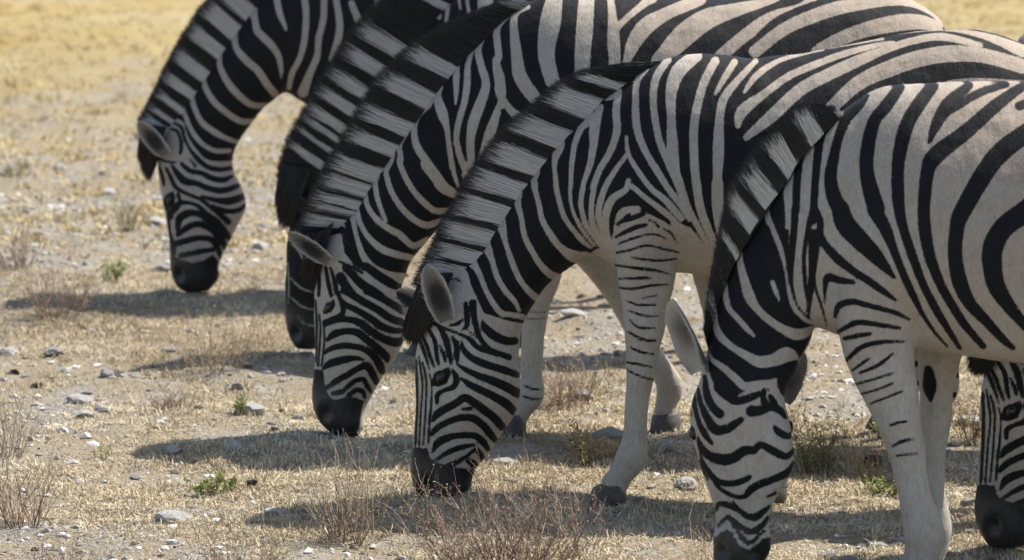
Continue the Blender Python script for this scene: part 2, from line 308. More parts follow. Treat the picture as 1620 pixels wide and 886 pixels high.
# ------------------------------------------------------------------ zebras
ZDATA = {
'z4':{
 'D':13.3224,
 'xr':0.3989,
 'sec':[(1.1916,1.1602,1.1775,0.9055,0.1,0),(1.0992,1.2961,1.071,0.7594,0.2,0),(0.9539,1.3576,0.9449,0.6862,0.25,0),(0.7699,1.3612,0.7637,0.6495,0.265,0),(0.5214,1.3142,0.5459,0.6348,0.285,0),(0.3213,1.2852,0.3277,0.6495,0.27,0),(0.1444,1.2943,0.1097,0.6642,0.23,0),(0.0433,1.2816,-0.0811,0.677,0.2,0),(-0.0558,1.2291,-0.1629,0.7136,0.16,0),(-0.173,1.133,-0.2264,0.6862,0.125,0),(-0.2723,1.033,-0.2863,0.6385,0.105,0),(-0.3627,0.9201,-0.3317,0.5853,0.092,0),(-0.4352,0.8106,-0.3589,0.5394,0.084,0),(-0.4988,0.7228,-0.3698,0.5026,0.08,0),(-0.5715,0.6587,-0.3771,0.4566,0.082,0),(-0.6262,0.5853,-0.3826,0.3959,0.09,0),(-0.6628,0.4934,-0.3734,0.3406,0.098,0),(-0.6776,0.3922,-0.3825,0.2723,0.098,0),(-0.6779,0.2815,-0.4135,0.2205,0.085,0),(-0.6855,0.1706,-0.4592,0.1484,0.07,0),(-0.6912,0.0965,-0.5086,0.078,0.06,0),(-0.6768,0.0316,-0.5141,0.026,0.055,0),(-0.644,-0.0186,-0.5361,-0.0186,0.038,0)],
 'legs':[(-0.12,[(0.0051,0.9194,0.0898,0.05),(-0.0036,0.8471,0.1006,0.075),(-0.0122,0.7383,0.09,0.072),(-0.0172,0.6475,0.0792,0.062),(-0.0205,0.5566,0.0649,0.052),(-0.0273,0.4655,0.0505,0.044),(-0.0325,0.3925,0.0433,0.042),(-0.0412,0.301,0.0361,0.034),(-0.0481,0.2095,0.0362,0.033),(-0.0569,0.1452,0.0471,0.037),(-0.0875,0.0956,0.038,0.034),(-0.1127,0.0552,0.0453,0.038)],[(-0.12,0.0626,0.0471),(-0.1271,0.0,0.0652)]),(0.07,[(0.1296,0.8423,0.082,0.05),(0.1631,0.7137,0.062,0.065),(0.1819,0.6216,0.0493,0.056),(0.2137,0.4924,0.0457,0.05),(0.2512,0.3629,0.0385,0.043),(0.2942,0.233,0.0348,0.034),(0.3353,0.1214,0.0349,0.034),(0.367,0.0618,0.0422,0.037),(0.3654,0.0282,0.0367,0.034)],[(0.3635,0.0319,0.0404),(0.351,-0.0147,0.0551)])],
 'hind':[(1.269,-0.13,0.0),(1.2507,0.13,0.0)],
 'manebase':[(0.0163,1.2726),(-0.0558,1.2255),(-0.1568,1.1674),(-0.182,1.1148),(-0.2632,1.0403),(-0.3301,0.9693),(-0.3808,0.911),(-0.3844,0.8745),(-0.4352,0.8197),(-0.4752,0.7484),(-0.5061,0.6971),(-0.5425,0.6568),(-0.577,0.622)],
 'manetip':[(-0.0739,1.2617),(-0.184,1.2454),(-0.2689,1.2055),(-0.3411,1.1384),(-0.4116,1.0839),(-0.475,1.0039),(-0.5294,0.9237),(-0.5548,0.869),(-0.5876,0.8197),(-0.6131,0.7612),(-0.6368,0.7155),(-0.6605,0.6678),(-0.6788,0.6275)],
 'forelock':([(-0.577,0.6495),(-0.6169,0.6495),(-0.6624,0.6495)],[(-0.6573,0.4842),(-0.6901,0.4806),(-0.7082,0.5026)]),
 'ears':[(-0.5797,0.5388,-0.6407,0.7047,0.0364,-0.085,0.35,1),(-0.6185,0.5457,-0.7336,0.6048,0.0255,0.085,-0.35,0)],
 'eye':(-0.6018,0.3734),
 'nostrils':[(-0.6428,0.048)],
 'bumps':[(-0.0225,0.8688,0.14,0.02),(-0.0579,0.7422,0.07,0.012),(-0.426,0.3789,0.075,0.012),(0.0946,0.7603,0.08,-0.012),(-0.0333,0.3935,0.045,0.007),(-0.0509,0.2694,0.035,-0.004),(-0.5161,0.3059,0.06,0.008),(-0.1513,0.7784,0.06,-0.01)],
 'xm':0.8007,
 'tail':(1.1716,1.2361),
 'coat':[('WP',[(-7800,7777),(2724,7777),(2786,-1450),(-7835,-1450)]),('BP',[(-6714,6678),(-5984,8325),(-5257,9602),(-4170,11057),(-2725,12327),(-560,12961),(1244,13232),(4850,13503),(8452,13955),(10621,13594),(11721,12508),(11190,11783),(7581,11330),(5417,10785),(4163,9237),(2906,7594),(2185,6953),(1912,7008),(1473,7502),(1035,7996),(544,8234),(-545,8471),(-997,8234),(-1158,7502),(-1630,7301),(-2264,6770),(-2899,6220),(-3317,5688),(-3626,5173),(-4171,5265),(-4808,5486),(-5080,5945),(-5352,6312),(-5715,6495),(-6170,6403),(-6533,6495)]),('W',[(-5398,6571,152),(-5241,6254,81),(-5061,5891,72),(-4927,5573,72),(-4837,5391,63),(-4969,5625,40),(-4885,5387,54),(-4953,5115,54),(-4869,4808,54),(-4616,4536,67),(-4246,4433,81),(-3909,4502,81)]),('W',[(-4885,5387,47),(-4650,5285,54),(-4313,5115,61),(-3875,4945,67)]),('W',[(-6452,6911,108),(-6003,6729,152),(-5510,6662,174),(-5285,6435,90)]),('W',[(-6249,7522,174),(-5778,7295,196),(-5285,7114,196),(-5060,6843,108),(-4926,6616,81),(-4747,6163,72),(-4522,5755,81),(-4298,5482,81),(-4028,5437,72),(-3668,5369,81)]),('W',[(-5911,8245,196),(-5508,7928,239),(-4970,7702,239),(-4746,7431,152),(-4566,7024,81),(-4432,6571,81),(-4208,6163,81),(-3938,5845,72),(-3781,5573,54)]),('W',[(-5506,9057,239),(-5103,8741,283),(-4655,8425,326),(-4342,8109,174),(-4185,7567,72),(-4028,7069,81),(-3848,6616,81),(-3624,6254,81),(-3309,5936,99),(-3129,5891,90)]),('W',[(-5057,9683,239),(-4565,9323,282),(-4207,9143,282),(-3849,8917,152),(-3848,8741,108),(-3714,8200,72),(-3624,7702,81),(-3399,7250,81),(-3175,6888,90),(-2905,6616,108),(-2680,6526,108)]),('W',[(-4386,10538,260),(-4028,10178,326),(-3714,9908,326),(-3446,9638,261),(-3378,9368,107),(-3333,9143,90),(-3356,9147,81),(-3221,8651,72),(-3109,8154,81),(-2817,7657,99),(-2547,7341,108),(-2188,7114,174),(-1873,7160,108)]),('W',[(-3536,11347,260),(-3133,10943,325),(-2865,10583,325),(-2685,10313,195),(-2774,9818,72),(-2729,9278,72),(-2729,9147,72),(-2616,8651,72),(-2459,8200,72),(-2189,7838,72),(-1964,7567,72),(-1739,7386,45)]),('W',[(-2598,12109,282),(-2285,11750,325),(-2017,11436,325),(-1926,11077,239),(-1993,10898,107),(-2193,10358,81),(-2282,9728,72),(-2303,9143,63),(-2325,9057,54),(-2280,8561,45),(-2100,8109,54),(-1875,7748,45),(-1605,7431,36)]),('W',[(-1483,12423,89),(-1236,12064,184),(-1146,11818,152),(-1302,11661,54)]),('W',[(-1458,11436,89),(-1613,10943,152),(-1657,10358,116),(-1745,9818,90),(-1923,9278,72),(-1967,9057,72),(-2011,8606,72),(-1875,8064,72),(-1650,7702,54),(-1425,7386,45)]),('W',[(-945,11885,98),(-1011,11302,107),(-987,10763,107),(-1164,10178,98),(-1476,9638,90),(-1654,9143,90),(-1653,9057,81),(-1719,8516,72),(-1674,8064,81),(-1471,7567,90),(-1290,7295,90)]),('W',[(-141,12539,73),(-415,12171,86),(-456,11557,98),(-410,10819,110),(-193,10203,98),(177,9587,98),(486,9096,86),(856,8608,86),(1104,8176,49)]),('W',[(469,12784,98),(135,12293,110),(46,11679,98),(109,11065,98),(234,10450,98),(482,9834,98),(761,9158,74),(916,8794,74),(1226,8176,74),(1536,7619,74),(1817,6999,49)]),('W',[(1263,12894,178),(776,12477,208),(565,11864,163),(569,11065,122),(603,10326,163),(698,9587,123),(791,9349,110),(1040,8608,86),(1412,7866,74),(1847,7061,74)]),('W',[(1814,12753,122),(1511,12171,122),(1331,11557,122),(1213,10819,122),(1230,9895,123),(1282,9349,123),(1409,8547,123),(1658,7866,111),(1907,7309,98)]),('W',[(2975,12753,73),(2489,12232,98),(2065,11679,122),(1946,11065,122),(1920,10203,163),(1895,9278,123),(1896,9226,164),(1931,8361,164),(2028,7681,98)]),('W',[(2364,12722,98),(2061,12232,86),(1819,11802,44)]),('W',[(-715,10573,49),(-653,10080,61),(-375,9587,74),(-5,9096,79),(426,8732,93),(858,8237,98)]),('W',[(-683,10080,61),(-1049,9587,74),(-1354,9041,86),(-1506,8423,86),(-1413,7866,74),(-1227,7371,61)]),('W',[(-650,9318,74),(-741,9041,86),(-1108,8794,110),(-1291,8361,110),(-1290,7804,98),(-1104,7371,86)]),('W',[(-557,9164,74),(-127,8794,74),(366,8423,86),(736,8052,74),(860,7681,37)]),('W',[(-371,8516,74),(-800,8423,110),(-983,8052,74),(-1013,7681,61)]),('W',[(2652,11864,49),(3016,12355,93),(3624,12753,68),(4355,12968,44),(4904,13078,29)]),('W',[(2475,10880,73),(2594,11311,166),(3203,11802,113),(3872,12293,103),(4542,12600,103),(5516,12968,93),(6491,13213,73),(6918,13286,44)]),('W',[(5026,13139,39),(5880,13286,49),(6612,13384,29)]),('W',[(2722,10573,98),(3452,11188,178),(4242,11925,178),(5033,12355,178),(5885,12753,163),(6676,13078,112),(7467,13335,103),(8321,13445,110),(9363,13200,88)]),('W',[(6793,13531,34),(8319,13653,34),(9542,13457,98),(10587,13041,178)]),('W',[(5043,11311,178),(5892,12109,208),(6804,12539,237),(7718,12845,237),(8633,12968,237),(9550,12894,207),(10593,12600,208)]),('W',[(7124,11311,237),(8644,12048,178),(10602,11986,208)]),('WP',[(-971,7866),(-800,8194),(-370,8336),(-33,8336),(367,8151),(749,7866),(911,7482),(957,6875),(-1041,6751)]),('WP',[(933,7835),(1105,8002),(1537,7464),(1878,6968),(1911,6658),(865,6658)]),('B',[(-983,8052,35),(-800,8163,71),(-493,8256,85),(-186,8373,64)]),('B',[(-1013,7681,42),(-737,7835,64),(-369,7990,71),(-124,8039,49)]),('B',[(-63,8176,28),(122,8114,42),(214,7978,42)]),('B',[(368,7928,28),(584,7792,39),(751,7520,21)]),('B',[(-920,7495,32),(-552,7637,46),(-184,7742,35),(123,7767,35),(431,7643,28)]),('B',[(-981,7235,42),(-613,7309,42),(-121,7445,39),(494,7309,42),(801,7247,28)]),('B',[(-550,7092,35),(126,7011,46),(741,7061,28)]),('B',[(-1011,6875,35),(-365,6782,49),(127,6720,46),(589,6596,25)]),('B',[(-917,6472,32),(-241,6503,50),(36,6503,28)]),('B',[(-947,6223,32),(-486,6192,46),(6,6286,42),(498,6317,28)]),('B',[(-239,5913,25),(192,6006,28)]),('B',[(-731,5851,28),(-361,5726,42),(131,5726,35)]),('B',[(-668,5571,25),(-237,5416,42),(194,5397,28)]),('B',[(-606,5291,21),(-359,5073,42),(134,5042,32)]),('B',[(-357,4700,28),(136,4687,35)]),('B',[(-656,4940,36),(-193,4707,48),(130,4688,36)]),('B',[(-562,4473,36),(-284,4352,43),(85,4287,36)]),('B',[(-699,4053,36),(-376,3997,43),(41,3913,36)]),('B',[(-652,3819,36),(-282,3632,36),(88,3538,36)]),('B',[(-4852,5285,19),(-4751,5047,116),(-4481,4808,139),(-4144,4672,122),(-3909,4672,116)]),('B',[(-5121,5761,121),(-5087,5421,97),(-5020,5081,87),(-4936,4808,78),(-4751,4536,78),(-4515,4365,78),(-4077,4195,97)]),('B',[(-5323,5761,68),(-5289,5421,87),(-5290,5115,77),(-5425,4996,29)]),('B',[(-5256,4979,29),(-5021,4791,29)]),('B',[(-5761,5132,39),(-5559,5166,58),(-5424,5285,39)]),('B',[(-6233,5183,58),(-5997,5064,54),(-5694,4945,48),(-5358,4808,54),(-5156,4672,78),(-4954,4468,87),(-4650,4365,78),(-4414,4263,58)]),('B',[(-5459,4672,39),(-5392,4433,78),(-5224,4229,97),(-4920,4058,116),(-4549,3922,113),(-4212,3820,116),(-3841,3683,97)]),('B',[(-5561,3990,39),(-5359,3854,78),(-5022,3683,97),(-4651,3546,122),(-4246,3376,139),(-3807,3136,139)]),('B',[(-5444,3581,39),(-5225,3410,97),(-4820,3205,116),(-4482,3034,122),(-4145,2832,139),(-3942,2610,117)]),('B',[(-6273,2336,49),(-6138,2541,117),(-5867,2712,117),(-5563,2883,116),(-5360,3020,116),(-5090,2883,122),(-4786,2644,130),(-4516,2439,130),(-4280,2165,122)]),('B',[(-5411,2678,49),(-5192,2695,68)]),('B',[(-6308,1959,78),(-6105,2165,97),(-5766,2336,97),(-5428,2439,107),(-5091,2405,117),(-4821,2199,117),(-4652,1994,117),(-4483,1788,97)]),('B',[(-6275,1445,39),(-6139,1685,117),(-5902,1822,117),(-5564,1908,97),(-5091,1908,97),(-4855,1754,107),(-4686,1514,78)]),('B',[(-6208,1171,49),(-5971,1342,68),(-5700,1480,87),(-5362,1582,78),(-5024,1651,39)]),('B',[(-5836,1034,78),(-5566,1137,78),(-5295,1308,58),(-5126,1445,58)]),('B',[(-5024,1514,78),(-4889,1342,87),(-4821,1171,68)]),('B',[(-5261,1171,78),(-5092,1068,117),(-5126,965,58)]),('BP',[(-6951,1548),(-6444,1548),(-6310,1205),(-6107,1102),(-5701,965),(-5431,965),(-5058,896),(-5093,587),(-5161,-31),(-6110,-272),(-6584,-203),(-6887,415),(-6986,1102)]),('BP',[(-6355,3376),(-6219,3751),(-5797,3922),(-5747,3717),(-5866,3427),(-6102,3335)]),('B',[(-5696,3820,48),(-5595,3581,97),(-5663,3341,87),(-5967,3222,68),(-6136,3102,78),(-6154,2863,58)]),('B',[(-6502,5183,23),(-6335,4910,58),(-6200,4638,68),(-6168,4297,68),(-6101,3990,48)]),('B',[(-6098,5081,48),(-5931,4808,97),(-5830,4468,97),(-5763,4127,68),(-5730,3990,39)]),('B',[(-5728,4808,39),(-5594,4570,87),(-5578,4195,78),(-5561,4024,39)]),('B',[(-6066,4536,29),(-5965,4297,58),(-5915,4092,48)]),('B',[(-6434,5557,27),(-6401,5319,39),(-6334,5081,48)]),('B',[(-6638,4979,29),(-6470,4604,58),(-6370,4297,58),(-6236,3922,43)]),('B',[(-6672,4774,39),(-6538,4399,58),(-6438,4092,39),(-6371,3854,27)]),('B',[(-6758,4127,43),(-6726,3376,43),(-6728,2829,43),(-6739,2473,43),(-6782,1617,39)]),('B',[(-6673,4229,27),(-6624,3854,35),(-6568,3376,31),(-6610,2760,33),(-6627,2473,35),(-6674,1617,31)]),('B',[(-6573,4058,31),(-6489,3717,39),(-6456,3376,35),(-6475,2760,35),(-6492,2473,35),(-6552,1651,31)]),('B',[(-6371,3717,27),(-6304,3376,23),(-6323,2760,39),(-6357,2473,43),(-6403,1685,35)])]},
'z3':{
 'D':14.4561,
 'xr':0.1377,
 'sec':[(1.2144,1.139,1.1974,0.9322,0.09,0),(1.1929,1.294,1.1205,0.7939,0.19,0),(1.0746,1.3724,1.0032,0.7246,0.25,0),(0.8984,1.3939,0.8461,0.6948,0.265,0),(0.5858,1.3743,0.5904,0.6849,0.285,0),(0.2729,1.3743,0.2951,0.7048,0.27,0),(0.0382,1.388,0.0591,0.6849,0.235,0),(-0.0693,1.3645,-0.0787,0.675,0.2,0),(-0.1671,1.3019,-0.1771,0.6849,0.165,0),(-0.2709,1.1999,-0.2656,0.6988,0.13,0),(-0.373,1.0819,-0.3246,0.6948,0.11,0),(-0.4517,0.9716,-0.3542,0.6651,0.1,0),(-0.5208,0.8729,-0.4036,0.6115,0.09,0),(-0.5801,0.7859,-0.449,0.5559,0.084,0),(-0.6335,0.7107,-0.4728,0.4963,0.08,0),(-0.6987,0.6512,-0.4848,0.4525,0.082,0),(-0.7385,0.5758,-0.4771,0.3868,0.09,0),(-0.7529,0.4764,-0.4734,0.317,0.097,0),(-0.7554,0.3768,-0.4973,0.2531,0.097,0),(-0.754,0.277,-0.537,0.1931,0.085,0),(-0.7605,0.1771,-0.5689,0.1411,0.07,0),(-0.759,0.097,-0.5948,0.0769,0.06,0),(-0.7355,0.0408,-0.599,0.0268,0.055,0),(-0.6922,-0.0033,-0.6229,-0.0033,0.035,0)],
 'legs':[(-0.09,[(0.0088,0.8238,0.0879,0.05),(-0.0009,0.7255,0.0978,0.075),(-0.032,0.5875,0.0705,0.065),(-0.0515,0.4887,0.0549,0.056),(-0.0652,0.4095,0.0451,0.045),(-0.0729,0.3104,0.0373,0.036),(-0.0768,0.2111,0.0354,0.034),(-0.0768,0.1475,0.0413,0.038),(-0.1043,0.0997,0.0354,0.034),(-0.1259,0.0678,0.0393,0.036)],[(-0.1318,0.0758,0.0413),(-0.1416,0.002,0.0531)]),(0.07,[(0.0005,0.8057,0.0889,0.05),(0.0501,0.6863,0.0989,0.072),(0.1295,0.5667,0.0713,0.065),(0.1892,0.4668,0.0555,0.056),(0.249,0.3467,0.0436,0.046),(0.299,0.2464,0.0357,0.036),(0.339,0.1862,0.0377,0.036),(0.3591,0.1379,0.0437,0.038),(0.3474,0.0856,0.0358,0.034),(0.3476,0.0453,0.0418,0.036)],[(0.3475,0.0534,0.0438),(0.3518,-0.0111,0.0597)])],
 'hind':[(1.1615,-0.13,0.0),(1.0863,0.13,0.0)],
 'manebase':[(-0.0693,1.3567),(-0.1573,1.3058),(-0.1984,1.2705),(-0.2709,1.1999),(-0.3258,1.1449),(-0.3848,1.0701),(-0.432,1.0071),(-0.4911,0.9322),(-0.5345,0.869),(-0.5583,0.8294),(-0.5978,0.7741),(-0.6275,0.7226),(-0.6513,0.683),(-0.7086,0.6393)],
 'manetip':[(-0.1377,1.3665),(-0.1807,1.3528),(-0.2218,1.3371),(-0.2649,1.3195),(-0.306,1.3038),(-0.3452,1.2842),(-0.3824,1.2607),(-0.4216,1.2372),(-0.4569,1.2097),(-0.4903,1.1802),(-0.5218,1.1488),(-0.5513,1.1154),(-0.575,1.076),(-0.6006,1.0386),(-0.6224,0.9992),(-0.6441,0.9598),(-0.6659,0.9203),(-0.6897,0.8828),(-0.7115,0.8433),(-0.7333,0.8037),(-0.7532,0.7622),(-0.7712,0.7206),(-0.7871,0.679),(-0.8051,0.6354)],
 'forelock':([(-0.6987,0.6552),(-0.7382,0.6314),(-0.7776,0.6254)],[(-0.7529,0.4764),(-0.7725,0.4963),(-0.7881,0.5202)]),
 'ears':[(-0.7018,0.5631,-0.8305,0.6539,0.0256,-0.085,0.3,1),(-0.7321,0.5748,-0.8112,0.6047,0.0236,0.085,-0.3,0)],
 'eye':(-0.7067,0.414),
 'nostrils':[(-0.7191,0.0768)],
 'bumps':[(-0.0405,0.8893,0.15,0.02),(-0.5481,0.3391,0.07,0.012)],
 'xm':0.6363,
 'tail':(1.1944,1.234),
 'coat':[('WP',[(-8854,6948),(-3546,4963),(4530,6155),(4569,-1038),(-8909,-1038)]),('BP',[(-8071,6354),(-7869,7147),(-7073,8927),(-6084,10504),(-4705,12470),(-3529,13450),(-2355,14037),(381,14623),(10148,14819),(12903,13254),(12326,12470),(8224,11488),(4307,11193),(2349,10701),(783,9124),(-787,7543),(-1968,6711),(-3148,6849),(-3542,6512),(-4036,5857),(-4432,5361),(-4729,4863),(-5517,4963),(-6304,5361),(-6597,5758),(-6693,6354),(-7087,6314),(-7679,6056)]),('W',[(-7789,6576,117),(-7301,6723,165),(-6717,6674,78),(-6573,6380,49),(-6477,5987,39)]),('W',[(-7348,7115,97),(-6716,7066,97),(-6376,6919,88),(-6280,6527,68),(-6137,5987,78),(-5944,5546,107),(-5653,5251,117),(-5166,5005,165),(-4777,4956,165)]),('W',[(-7637,7458,97),(-7103,7385,121),(-6617,7336,117),(-6277,7213,97),(-6133,6772,78),(-5940,6380,78),(-5698,6086,97),(-5358,5840,117),(-4920,5693,107),(-4482,5595,97)]),('W',[(-7391,8045,165),(-6857,7898,200),(-6323,7801,212),(-5984,7605,97),(-5888,7262,78),(-5646,6870,88),(-5307,6576,97),(-4870,6331,107),(-4481,5987,97),(-4189,6086,88),(-4043,6184,78)]),('W',[(-7096,8632,188),(-6514,8485,236),(-6029,8338,259),(-5690,8192,189),(-5642,7947,87),(-5571,7507,78),(-5451,7115,68),(-5306,6772,58)]),('W',[(-6650,9552,188),(-6118,9332,212),(-5487,9113,212),(-5173,8869,165),(-5271,8429,97),(-5250,8729,97),(-5300,8338,78),(-5205,7898,87),(-5012,7458,88),(-4721,7066,97),(-4382,6772,97),(-4041,6625,107),(-3701,6723,88),(-3457,6821,58)]),('W',[(-6016,10380,223),(-5532,10112,259),(-5097,9844,259),(-4758,9601,188),(-4880,9162,87),(-4833,8673,87),(-4886,8632,82),(-4718,8192,87),(-4476,7752,87),(-4185,7409,97),(-3846,7115,97),(-3554,7066,97),(-3238,7140,78)]),('W',[(-5672,11499,235),(-5044,11086,270),(-4463,10769,282),(-4028,10526,212),(-4320,10039,97),(-4418,9552,97),(-4322,9064,117),(-4032,8625,126),(-4037,8534,177),(-3746,8143,177),(-3504,7801,177),(-3067,7556,117)]),('W',[(-4846,12276,211),(-4314,11984,235),(-3782,11693,258),(-3347,11450,164)]),('W',[(-3590,10964,78),(-3688,10623,116),(-3543,10137,165),(-3399,9649,87),(-3327,9064,78),(-3231,8429,87),(-3259,8632,78),(-3163,8192,68),(-3042,7849,49)]),('W',[(-3032,11669,39),(-3105,11256,97),(-3106,10818,78),(-3131,10380,23)]),('W',[(-2571,12179,48),(-2741,11644,87),(-2766,11110,107),(-2840,10526,97),(-3010,9942,97),(-3108,9357,87),(-2988,8771,97),(-2770,8185,97),(-2871,8192,78),(-2775,7996,58)]),('W',[(-2280,12421,58),(-2426,12081,97),(-2330,11596,116),(-2185,11013,126),(-2379,10380,165),(-2574,9844,165),(-2671,9259,126),(-2648,8673,117),(-2677,8534,97),(-2580,8241,78)]),('W',[(-1517,13115,53),(-1848,12717,106),(-1783,11920,106),(-1869,11742,116),(-1749,11110,165),(-1700,10526,116),(-1846,10137,116),(-2040,9552,165),(-2284,8820,117),(-2381,8527,78)]),('W',[(-1806,10909,116),(-1709,10617,116),(-1419,10227,116),(-1079,9935,165),(-739,9691,165)]),('B',[(-1710,10227,42),(-1540,9984,98),(-1419,9789,112)]),('W',[(-917,13447,106),(-1314,13115,106),(-1225,11881,176),(-1128,11298,211),(-837,10812,212),(-497,10422,188)]),('W',[(-56,13712,241),(-188,12982,321),(-319,11986,257),(-119,11121,225)]),('W',[(937,13778,241),(872,12783,257),(808,11920,241),(809,11188,225),(877,10655,193)]),('W',[(1665,13712,106),(1733,13115,132),(1768,12451,193),(1803,11720,177),(1739,10988,133)]),('W',[(2923,13712,193),(2725,13546,119),(2130,13049,93),(1833,12717,106)]),('W',[(4445,13679,193),(4247,13579,193),(3454,13248,193),(2793,12850,257),(2398,12318,225),(2168,11720,106)]),('W',[(6761,13778,193),(6432,13579,132),(5440,13314,225),(4647,13049,321),(3987,12584,354),(3460,12053,289),(3129,11787,193)]),('B',[(4975,13566,76),(5240,13592,91),(5637,13645,76)]),('W',[(5093,11920,193),(5884,12584,193),(6675,13082,212),(7468,13380,132),(8126,13778,132)]),('B',[(5821,11986,137),(6677,12850,150),(7336,13248,123),(8128,13579,84)]),('W',[(6153,12053,193),(7009,12717,193),(7867,13115,206),(8990,13460,206),(10643,13612,132),(11641,13261,106),(11911,12850,79)]),('W',[(8009,12053,133),(8405,12252,193),(9329,12650,225),(10651,12949,257),(11579,12883,193),(12050,12318,133)]),('B',[(-5898,4565,126),(-5461,4344,126),(-5023,4085,126),(-4805,3938,126)]),('B',[(-6629,4565,105),(-6337,4417,126),(-5973,4196,126),(-5572,3975,126),(-5207,3716,126),(-4806,3569,126)]),('B',[(-6811,4528,73),(-6739,4307,74),(-6558,4122,95),(-6193,3938,105),(-5829,3716,116),(-5464,3458,126),(-5099,3310,105),(-4807,3310,84)]),('B',[(-6703,4196,74),(-6650,3864,84),(-6925,3698,84),(-7182,3569,105)]),('B',[(-7182,3513,84),(-6852,3643,95),(-6487,3661,105),(-6122,3550,126),(-5757,3273,132),(-5392,3051,132),(-5027,2940,151),(-4881,2977,126)]),('B',[(-7148,3014,63),(-6928,3199,126),(-6562,3292,105),(-6196,3236,126),(-5905,3014,126),(-5576,2756,126),(-5321,2497,132),(-5285,2349,63)]),('B',[(-7260,2571,42),(-7076,2719,84),(-6710,2830,105),(-6344,2811,105),(-5979,2719,105),(-5687,2497,126),(-5505,2200,132),(-5433,2015,105)]),('B',[(-7263,2126,63),(-7042,2274,126),(-6639,2386,126),(-6273,2441,84),(-6017,2386,42)]),('B',[(-7156,1497,84),(-6862,1719,105),(-6532,1904,105),(-6164,2126,105),(-5908,2200,126),(-5762,1978,126),(-5617,1682,105)]),('B',[(-6974,1311,84),(-6644,1422,84),(-6350,1682,84),(-6056,1774,84),(-5911,1571,84),(-5801,1385,63)]),('B',[(-6498,1237,84),(-6277,1422,84),(-6058,1385,84),(-5985,1200,63)]),('BP',[(-7702,2126),(-7281,2052),(-7229,1497),(-7121,1274),(-6938,1144),(-6608,1200),(-6315,1200),(-5986,1089),(-6060,903),(-6135,495),(-6211,-100),(-6798,-100),(-7164,12),(-7565,495),(-7707,1163)]),('BP',[(-7308,3882),(-7215,4122),(-6922,4307),(-6886,4122),(-6997,3901),(-7217,3809)]),('B',[(-7514,4270,42),(-7475,3458,50),(-7525,2349,55)]),('B',[(-7399,3827,34),(-7359,3273,38),(-7445,2200,42)]),('B',[(-7273,3606,34),(-7239,3014,38),(-7328,2200,38)]),('B',[(-6962,6405,50),(-6718,6552,62),(-6524,6331,67),(-6477,5987,56),(-6406,5595,50)]),('B',[(-5945,5349,125),(-5556,5054,151),(-5167,4808,151),(-4875,4661,112)]),('B',[(-6578,5300,112),(-6336,5054,125),(-6045,4759,151),(-5656,4513,151),(-5461,4385,126)]),('B',[(-6726,5005,151),(-6532,4661,151),(-6290,4385,126)]),('B',[(-7041,5300,42),(-6921,4907,70),(-6850,4513,84)]),('B',[(-7455,5300,42),(-7384,4907,56),(-7411,4415,56)]),('B',[(-7187,5300,56),(-7116,4857,70),(-7021,4415,70)]),('B',[(-6772,5496,39),(-6335,5300,56),(-6043,5128,45)]),('B',[(-814,3908,21),(-522,3890,21),(-303,3908,13)]),('B',[(-924,3687,21),(-595,3668,21),(-339,3705,13)]),('B',[(-996,1578,34),(-740,1467,42),(-447,1448,21)]),('B',[(-1033,1244,34),(-740,1152,42),(-447,1170,21)])]},
'z1':{
 'D':17.731,
 'xr':-0.6047,
 'sec':[(1.0842,1.1666,1.0609,0.9744,0.09,0),(1.0359,1.2985,0.9893,0.8299,0.19,0),(0.892,1.3463,0.8693,0.7213,0.25,0),(0.6765,1.3535,0.701,0.6802,0.27,0),(0.3892,1.3224,0.4122,0.6609,0.28,0),(0.1497,1.3224,0.1475,0.6778,0.26,0),(0.0061,1.3392,-0.0089,0.685,0.22,0),(-0.1138,1.3104,-0.1292,0.6971,0.18,0),(-0.2461,1.2266,-0.2011,0.7334,0.15,0),(-0.3427,1.1234,-0.2562,0.7672,0.125,0),(-0.4153,1.037,-0.3045,0.7382,0.105,0),(-0.4881,0.9359,-0.3457,0.7044,0.095,0),(-0.549,0.8444,-0.387,0.6464,0.088,0),(-0.6026,0.7672,-0.4308,0.5883,0.084,0),(-0.6586,0.6947,-0.4553,0.535,0.08,0),(-0.7145,0.6319,-0.4582,0.472,0.082,0),(-0.7446,0.5157,-0.4251,0.3944,0.09,0),(-0.7362,0.3944,-0.4112,0.3215,0.097,0),(-0.718,0.2851,-0.443,0.2583,0.09,0),(-0.7069,0.1878,-0.4774,0.1878,0.078,0),(-0.7005,0.1025,-0.5069,0.122,0.068,0),(-0.6818,0.0342,-0.5148,0.0537,0.055,0),(-0.641,0.0,-0.5563,0.0049,0.035,0)],
 'legs':[],
 'gfront':[(0.0,-0.12,0.02),(0.0726,0.12,0.1)],
 'hind':[(1.028,-0.13,0.04),(1.0643,0.13,0.0)],
 'manebase':[(-0.2461,1.2194),(-0.3306,1.1378),(-0.391,1.0706),(-0.4516,0.9985),(-0.5221,0.8974),(-0.5829,0.813),(-0.6244,0.7479),(-0.6561,0.6995),(-0.6951,0.6488),(-0.7317,0.6004)],
 'manetip':[(-0.3294,1.2985),(-0.45,1.2026),(-0.5322,1.1234),(-0.5806,1.0706),(-0.6171,1.0153),(-0.6659,0.9359),(-0.7075,0.8588),(-0.7443,0.7816),(-0.786,0.7044),(-0.8154,0.656)],
 'forelock':([(-0.7146,0.6246),(-0.7676,0.6246),(-0.8037,0.6246)],[(-0.7542,0.5157),(-0.7791,0.4429),(-0.8192,0.5278)]),
 'ears':[(-0.7044,0.5418,-0.8109,0.667,0.0337,-0.085,0.3,1),(-0.7507,0.5429,-0.803,0.628,0.0289,0.085,-0.3,0)],
 'eye':(-0.6945,0.365),
 'nostrils':[(-0.6651,0.074)],
 'bumps':[(-0.4955,0.3877,0.07,0.01)],
 'xm':0.578,
 'tail':(1.0642,1.2385),
